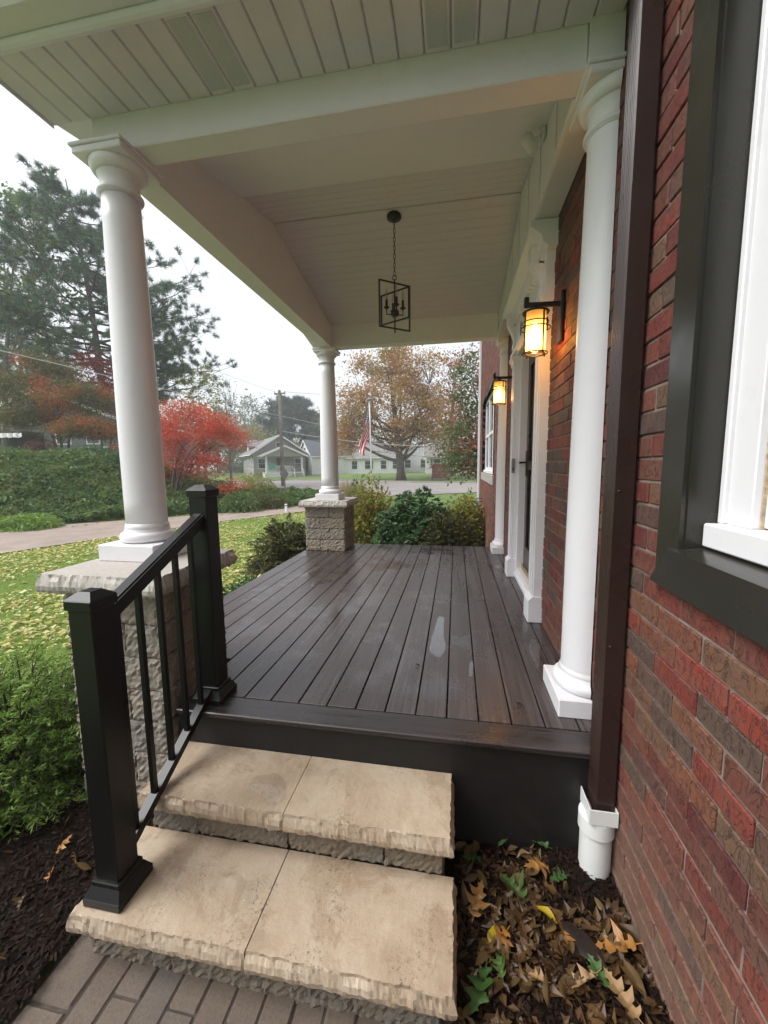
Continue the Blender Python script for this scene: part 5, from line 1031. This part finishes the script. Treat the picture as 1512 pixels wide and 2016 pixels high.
gable_house('ranch_house', 'white gabled ranch house behind the orange maple trunk', tuple(p), rad(8), 7.0, 9, 2.7, 5.2, S_WHITE, R_GREY, [('g', -2.2, .8, .9, 1.2, 0), ('g', .3, .8, .9, 1.2, 0), ('g', 2.4, .8, .8, 1.2, 0)], .3)
p = G(905, 940, 60)
gable_house('garage_house', 'white house with grey roof beside the red trailer', tuple(p), rad(-85), 6.0, 8, 2.5, 4.6, S_WHITE, R_GREY, [('r', 1.5, .8, .9, 1.2, 1), ('r', 4., .8, .9, 1.2, 1), ('r', 6.5, .8, .9, 1.2, 0)], .3).location[0] -= 5
# house on the bank
S_SLATE = mat_siding('slate_siding', (.20, .21, .215)); R_BROWN = mat_shingle('brown_shingles', (.10, .065, .06))
p = at(95, 885, 23.5); p[2] = gh(p[0], p[1])
hh = gable_house('hillside_house', 'grey clapboard house with brown roof above the bank', tuple(p), rad(8), 11.0, 9., 2.9, 5.0, S_SLATE, R_BROWN, [('g', 1.2, 1.4, .9, 1.3, 0), ('g', 3.3, 1.4, .8, 1.3, 0), ('g', -4.4, 1.4, .9, 1.3, 0)], .4)
m = MB(); m.prism([(-3.4, 2.0), (-.2, 2.0), (-.2, 2.15), (-3.4, 2.15)], 1, -1.6, -.01); m.build('awning', R_BROWN, hh)
m = MB(); V = []; Fq = []
for k in range(25):
    x = -3.4 + k * 3.2 / 24; V += [(x, -1.62 - .03 * math.sin(k * 1.9), 2.02), (x, -1.64 - .04 * math.sin(k * 1.9), 1.78 - .07 * abs(math.sin(k * .8)))]
Fq = [(2 * k, 2 * k + 2, 2 * k + 3, 2 * k + 1) for k in range(24)]; m.add(V, Fq); m.build('valance', WHITE, hh)
m = MB(); m.box((-3.4, -.03, 0), (-.2, .0, 1.95)); m.build('porch_shade_panel', INTERIOR, hh)  # flat near-black panel on the wall, standing in for shade under the awning
m = MB()
for x in np.arange(4.2, 7.6, .22): m.box((x, -2.2, .2), (x + .08, -2.12, 1.0))
m.box((4.1, -2.22, .95), (7.6, -2.1, 1.05)); m.build('deck_railing', WHITE, hh)

# ------------------------------------------------------------------ street furniture
pbase = G(558, 968, 32); ptop = at(552, 768, 32)
up_ = thing('utility_pole', 'weathered wooden utility pole in front of the bungalow', 'utility pole', tuple(pbase)); hp = ptop[2] - pbase[2]
MB().tube([(0, 0, -.2), (0.0, 0, hp * .5), (-.0, 0, hp)], [.17, .15, .12], 10).build('pole', POLE, up_)
MB().bar((-.5, .1, hp - .28), (.55, -.1, hp - .28), .09, .11).build('crossarm', POLE, up_)
for x in (-.42, .45): MB().lathe([(0, 0), (.05, 0), (.03, .08), (.045, .12), (0, .14)], (x, 0, hp - .22), 8, cap=False).build('insulator', CONC, up_)
sp = G(562, 985, 20.5); sg = thing('road_sign', 'back of a diamond road sign on a thin post', 'road sign', tuple(sp)); zc_ = at(561, 933, 20.5)[2] - sp[2]
MB().box((-.03, -.02, -.1), (.03, .02, zc_ + .25)).build('post', STEEL, sg); MB().prism([(0, zc_ - .38), (.26, zc_), (0, zc_ + .38), (-.26, zc_)], 1, -.035, -.022).build('panel', STEEL, sg, rot=(0, 0, 0))
p = atz(563.5, 1008, 0); st = thing('marker_post', 'short white marker post at the edge of the lane', 'post', (p[0], p[1], 0)); MB().cbox((-.05, -.02, -.05), (.05, .02, .30), .01).build('stake', WHITE, st); MB().cbox((-.051, -.021, .22), (.051, .021, .26), .002).build('band', STEEL, st)
# flag
fpz = G(733, 950, 13); ft = at(727, 787, 13); fp = thing('flagpole', 'white flagpole with a round top behind the yellow shrub', 'flagpole', tuple(fpz)); hf = ft[2] - fpz[2]; dxf = ft[0] - fpz[0]
MB().tube([(0, 0, -.1), (dxf, 0, hf)], [.03, .022], 10).build('pole', WHITE, fp); MB().lathe([(0, -.02), (.09, -.02), (.10, .01), (.04, .04), (.0, .05)], (dxf, 0, hf), 14, cap=False).build('finial', CONC, fp)
def mat_flag():
    t = NT('flag_cloth'); s = t.nd('ShaderNodeSeparateXYZ'); t.set(s, 0, t.tc.outputs['UV']); u, v = s.outputs[0], s.outputs[1]
    st_ = t.math('LESS_THAN', t.math('FRACT', t.math('MULTIPLY', v, 6.5)), .5); c = t.mix(st_, (.80, .80, .80), (.55, .02, .04))
    can = t.math('MULTIPLY', t.math('LESS_THAN', u, .4), t.math('LESS_THAN', v, 7 / 13)); cu = t.math('SUBTRACT', t.math('FRACT', t.math('MULTIPLY', u, 15.)), .5); cv = t.math('SUBTRACT', t.math('FRACT', t.math('MULTIPLY', v, 9.3)), .5)
    star = t.math('LESS_THAN', t.math('ADD', t.math('MULTIPLY', cu, cu), t.math('MULTIPLY', cv, cv)), .07); c = t.mix(can, c, t.mix(star, (.02, .03, .13), (.80, .80, .80)))
    b = t.nd('ShaderNodeBsdfPrincipled'); t.set(b, 'Base Color', c); t.set(b, 'Roughness', .8); tl = t.nd('ShaderNodeBsdfTranslucent'); t.set(tl, 0, c); m = t.nd('ShaderNodeMixShader'); t.set(m, 0, .35); t.t.links.new(b.outputs[0], m.inputs[1]); t.t.links.new(tl.outputs[0], m.inputs[2]); t.t.links.new(m.outputs[0], t.out.inputs[0]); return t.m
nu, nv = 34, 20; U, Vv = np.meshgrid(np.linspace(0, 1, nu), np.linspace(0, 1, nv), indexing='ij')
hx = -.32 * U ** .8 * (1 - .25 * Vv) + .13 * np.sin(Vv * 5.2 + U * 2) * U + .20 * Vv * (1 - U) ** 2 * U * 3; hy = .10 * np.sin(Vv * 9 + U * 3.) * np.minimum(1, U * 3); hz = -.90 * Vv * (1 - .35 * U) - 1.22 * U ** 1.15 * (1 - .12 * Vv)
fl_me = grid_mesh('flag', hx + dxf - .03, hy - .03, hz + hf - .16, mat_flag()); uv = fl_me.uv_layers.new(name='UVMap'); co = np.zeros(len(fl_me.loops), np.int32); fl_me.loops.foreach_get('vertex_index', co); uvs = np.stack([U.reshape(-1)[co], Vv.reshape(-1)[co]], -1).astype(np.float32); uv.data.foreach_set('uv', uvs.reshape(-1))
fo = link('flag', fl_me, None, tuple(fpz)); fo.scale = (1, 1, 1); tag(fo, 'red, white and blue striped flag hanging limp from the flagpole', 'flag')
# garden flag
p = at(10, 900, 13.6); gf = thing('garden_flag', 'small purple garden flag with a white figure on the bank', 'garden flag', (p[0], p[1], gh(p[0], p[1]))); zf = p[2] - gh(p[0], p[1])
MB().tube([(-.26, 0, -.1), (-.26, 0, zf + .3), (.26, 0, zf + .3)], .012, 6).build('stand', BLACK, gf); MB().box((-.22, -.012, zf - .28), (.24, -.004, zf + .28)).build('cloth', simple('purple_cloth', (.16, .12, .30), .8, .2), gf)
MB().lathe([(0, -.1), (.10, -.06), (.11, .02), (.07, .1), (0, .12)], (0, 0, 0), 12, cap=False).build('figure', WHITE, gf, (.05, -.016, zf), (0, 0, 0)).scale = (1, .06, 1)
MB().lathe([(0, -.05), (.06, -.02), (.06, .02), (0, .05)], (0, 0, 0), 10, cap=False).build('ball', simple('orange_print', (.55, .2, .04), .8), gf, (.06, -.022, zf - .02), (0, 0, 0)).scale = (1, .06, 1)
# red box trailer
p = G(868, 952, 44); rt = thing('red_trailer', 'dark red box trailer parked beyond the shrubs', 'trailer', tuple(p)); RED = simple('trailer_red', (.13, .016, .022), .5, .15)
MB().cbox((-.95, -.6, .25), (.85, 1.4, 1.75), .04).build('body', RED, rt)
for x in (-.55, .0, .5): MB().box((x - .02, -.625, .35), (x + .02, -.60, 1.65)).build('rib', RED, rt)
for x in (-.97, .87): MB().tube([(x - .06, .4, .28), (x + .06, .4, .28)], .28, 14).build('wheel', BLACK, rt)
MB().bar((-1.6, .4, .35), (-.9, .4, .35), .08, .08).build('tow_bar', STEEL, rt)
# wires
def wire(name, a, b, sag, r, mat, label):
    a = np.array(a); b = np.array(b); n = 24; s = np.linspace(0, 1, n)[:, None]; P = a + (b - a) * s - np.array([0, 0, 1]) * sag * 4 * s * (1 - s); mid = P[0].copy(); m = MB(); m.tube(P - mid, r, 5); o = m.build('overhead_cable', mat, None, tuple(mid), fix=False); return tag(o, label, 'cable', 'overhead cables on the utility pole')
pt = np.array(ptop)
wire('w', at(0, 690, 14), at(640, 838, 40), .05, .018, WIREW, 'pale overhead cable running from the bank across the maple tops')
wire('w', at(0, 535, 16), pt - [.4, 0, .15], .35, .009, WIRE, 'thin overhead cable crossing the tall pine to the pole top')
wire('w', pt - [0, 0, 1.35], at(390, 812, 42), .25, .016, WIRE, 'overhead cable sagging from the pole towards the scarlet maple')
wire('w', pt - [-.4, 0, .15], at(760, 778, 45), .15, .012, WIRE, 'level overhead cable from the pole top to the orange maple')
wire('w', pt - [0, 0, 3.35], at(872, 878, 40), .35, .026, WIREW, 'thick pale overhead cable passing in front of the orange maple')
wire('w', pt - [0, 0, 3.55], at(900, 902, 46), .45, .022, WIRE, 'dark overhead cable below the thick pale cable')
wire('w', pt - [0, 0, 3.5], at(440, 878, 38), .25, .022, WIRE, 'dark low overhead cable over the bungalow roof')
wire('w', pt - [0, 0, .5], at(690, 838, 40), .15, .012, WIRE, 'thin overhead cable slanting down behind the slender column')

# ------------------------------------------------------------------ fallen leaves in the beds
def oak_half(g):
    """right half of a pin-oak leaf, base to tip: pointed lobes with rounded sinuses"""
    pts = [(.012, -.62), (.014, -.44)]
    for (yb, w, yt) in ((-.42, .22, -.33), (-.20, .36, -.04), (.06, .29, .22)):
        w *= g.uniform(.75, 1.2); pts += [(.09, yb), (w * .55, yb + .0), (w * .85, yt - .05), (w, yt + .01), (w * .72, yt + .02), (w * .45, yt + .04), (.095, yt + .07)]
    return pts + [(.07, .36), (.12, .42), (.05, .46), (.0, .58)]
ELL = [(.01, -.55), (.10, -.38), (.16, -.25), (.19, -.12), (.205, 0), (.20, .1), (.17, .22), (.12, .33), (.06, .43), (.0, .52)]
def leaf_mesh(name, half, mat, curl, g, s=.1):
    V = []; F = []; bend = g.uniform(-.35, .4); tw = g.normal(0, .3)
    def z(x, y): return curl * x * x * 2.6 + bend * y * y * .8 + tw * x * y + .05 * math.sin(8 * y + 2) * abs(x) * 2 + .05 * abs(x)
    for sd in (1, -1):
        h = half if name == 'leaf' or sd == 1 else oak_half(g); b = len(V)
        for x, y in h: V += [(0, y * s, z(0, y) * s), (sd * x * .5 * s, y * s, z(x * .5, y) * s), (sd * x * s, y * s, z(sd * x, y) * s)]
        for k in range(len(h) - 1):
            for j in (0, 1): q_ = (b + 3 * k + j, b + 3 * k + j + 1, b + 3 * k + j + 4, b + 3 * k + j + 3); F.append(q_ if sd > 0 else q_[::-1])
    me = bpy.data.meshes.new(name); me.from_pydata(V, [], F); me.materials.append(mat); me.polygons.foreach_set('use_smooth', [True] * len(F)); me.update(); return me
LB_ = [mat_leaf('oak_brown', [(.0723, .0357, .0153), (.1105, .0578, .0221), (.0510, .0272, .0127), (.0850, .0493, .0187), (.1445, .0808, .0306)], .15, .38), mat_leaf('oak_orange', [(.3060, .1275, .0298), (.3570, .1700, .0467), (.2720, .1445, .0510)], .15, .32), mat_leaf('oak_tan', [(.3570, .2295, .1190), (.3060, .1870, .0850), (.3910, .2635, .1445)], .15, .5), mat_leaf('oak_green', [(.0638, .1275, .0298), (.0425, .0935, .0238), (.0935, .1445, .0382)], .2, .45), mat_leaf('leaf_yellow', [(.4675, .3570, .0170), (.4080, .2890, .0170)], .25, .45), mat_leaf('leaf_black', [(.0170, .0119, .0110), (.0238, .0153, .0136)], .05, .35), mat_leaf('leaf_tan_simple', [(.1190, .0748, .0272), (.0850, .0510, .0204), (.1700, .1105, .0425), (.0595, .0357, .0153)], .15, .4)]
g = np.random.default_rng(90); ell = ELL
OAK = {k: [leaf_mesh('oak_leaf', oak_half(g), LB_[k], c, g) for c in (.5, -.4, .9)] for k in (0, 1, 2, 3)}; SIM = {k: [leaf_mesh('leaf', ell, LB_[k], c, g) for c in (.9, -.5, 1.6, 2.6)] for k in (4, 5, 6)}
def drop(me, x, y, s, label, group, tilt=.35, dz=.0, rz_=None):
    o = link('fallen_leaf', me, None, (x, y, bedz(np.array(x), np.array(y)) + .012 + dz), (g.normal(0, tilt), g.normal(0, tilt), g.uniform(0, 6.28) if rz_ is None else rz_)); o.scale = (s, s, s); return tag(o, label, 'leaf', group)
RG = 'fallen leaves in the bed by the brick wall'
def inbed(): return g.uniform(.03, .60), g.uniform(.62, 1.56)
k = 0
while k < 150:
    x, y = inbed()
    if math.hypot(x - .555, y - 1.53) < .10 or (x > .33 and y > 1.30 and g.uniform() < .8): continue
    if k < 66: drop(OAK[0][g.integers(3)], x, y, g.uniform(.55, 1.0), 'brown oak leaf lying in the bed between steps and brick wall', RG, .32, g.uniform(0, .02))
    else: drop(SIM[6][g.integers(4)], x, y, g.uniform(.45, .85), 'small curled tan leaf in the bed between steps and brick wall', RG, .6, g.uniform(0, .025))
    k += 1
def px_bed(px, py):
    z = .08
    for _ in range(4): p = atz(px, py, z); z = float(bedz(p[0], p[1])) + .03
    return p[0], p[1]
for px, py, k_, s, rz_, lb in ((1010, 1750, 3, 1.25, .6, 'green'), (1000, 1650, 3, 1.1, 2.2, 'green'), (1060, 1660, 3, .9, 1.1, 'green'), (945, 1950, 3, 1.4, 2.8, 'green'), (1180, 1920, 3, .9, .4, 'green'), (1100, 1730, 3, .7, 1.9, 'green'), (985, 1905, 3, .8, .2, 'green'), (930, 1690, 3, .8, 1.4, 'green'), (1060, 1705, 1, 1.2, 2.0, 'orange'), (965, 1620, 1, .9, .3, 'orange'), (1040, 1640, 1, .8, 1.2, 'orange'), (940, 1775, 1, 1.2, -.3, 'orange'), (1215, 1865, 1, 1.3, 1.5, 'orange'), (985, 1855, 1, 1.0, 2.5, 'orange'), (1225, 1965, 2, 1.15, .5, 'tan'), (1150, 1935, 2, 1.05, 1.8, 'tan'), (1110, 1840, 1, .9, 2.9, 'orange'), (1060, 1930, 2, .7, .9, 'tan')):
    x, y = px_bed(px, py); drop(OAK[k_][g.integers(3)], x, y, s, f'{lb} lobed oak leaf lying on top of the leaf litter by the brick wall', f'{lb} oak leaves in the bed by the brick wall', .25, .025, rz_)
x, y = px_bed(1075, 1803); drop(SIM[4][0], x, y, .75, 'single bright yellow leaf on the leaf litter by the brick wall', None, .2, .03, .9)
x, y = px_bed(968, 1845); drop(SIM[4][1], x, y, .7, 'narrow yellow leaf tucked beside the lower step', None, .5, .03, 2.9)
x, y = px_bed(1145, 1860); drop(SIM[5][1], x, y, 1.6, 'large blackened wet leaf in the bed by the brick wall', None, .15, .03, .7)
k = 0
while k < 46:
    x, y = g.uniform(-2.3, -1.30), g.uniform(.55, 1.5)
    o = drop(OAK[int(g.integers(3))][g.integers(3)] if g.uniform() < .35 else SIM[6][g.integers(4)], x, y, g.uniform(.4, .8), 'dry tan leaf scattered on the dark mulch beside the railing', 'leaves on the mulch beside the railing', .6, g.uniform(0, .01)); k += 1
def deckleaf(px, py, s, lb):
    p = atz(px, py, .545); o = link('fallen_leaf', SIM[5][0], None, (p[0], p[1], .548), (.2, .1, 1.2)); o.scale = (s, s, s); tag(o, lb, 'leaf')
deckleaf(1022, 1388, .42, 'small dark leaf on the deck boards near the half column'); deckleaf(822, 1310, .3, 'tiny dark leaf in the middle of the deck boards')
# leaf shreds filling the bed
n = 1900; x = g.uniform(.02, .61, n); y = g.uniform(.4, 1.57, n); k = ~((x > .40) & (y > 1.36)); x, y = x[k], y[k]; P = np.stack([x, y, bedz(x, y) + g.uniform(.004, .022, len(x))], -1)
tag(link('leaf_litter', polys_mesh('leaf_litter', leaves(P, .036, .5, .7, .4, g=g), 4, LB_[0])), 'brown leaf litter covering the mulch by the brick wall', 'leaves', kind='stuff')
n = 900; x = g.uniform(-3.0, -2.0, n); y = g.uniform(2.2, 7.5, n); P = np.stack([x, y, bedz(x, y) + .015], -1); tag(link('bed_leaves', polys_mesh('bed_leaves', leaves(P, .055, .6, 1.2, .4, g=g), 4, L_LITTER)), 'pale fallen leaves on the mulch along the deck edge', 'leaves', kind='stuff')

# ------------------------------------------------------------------ misty air
t = NT('mist'); v = t.nd('ShaderNodeVolumePrincipled'); t.set(v, 'Color', (.93, .96, .98, 1)); t.set(v, 'Density', .0018); t.set(v, 'Anisotropy', .2); t.t.links.new(v.outputs[0], t.out.inputs['Volume'])
hz_ = MB().box((-210, -195, -1.5), (200, 212, 32)).build('haze', t.m); tag(hz_, kind='stuff'); hz_['label'] = 'thin morning mist filling the air'; hz_['category'] = 'mist'
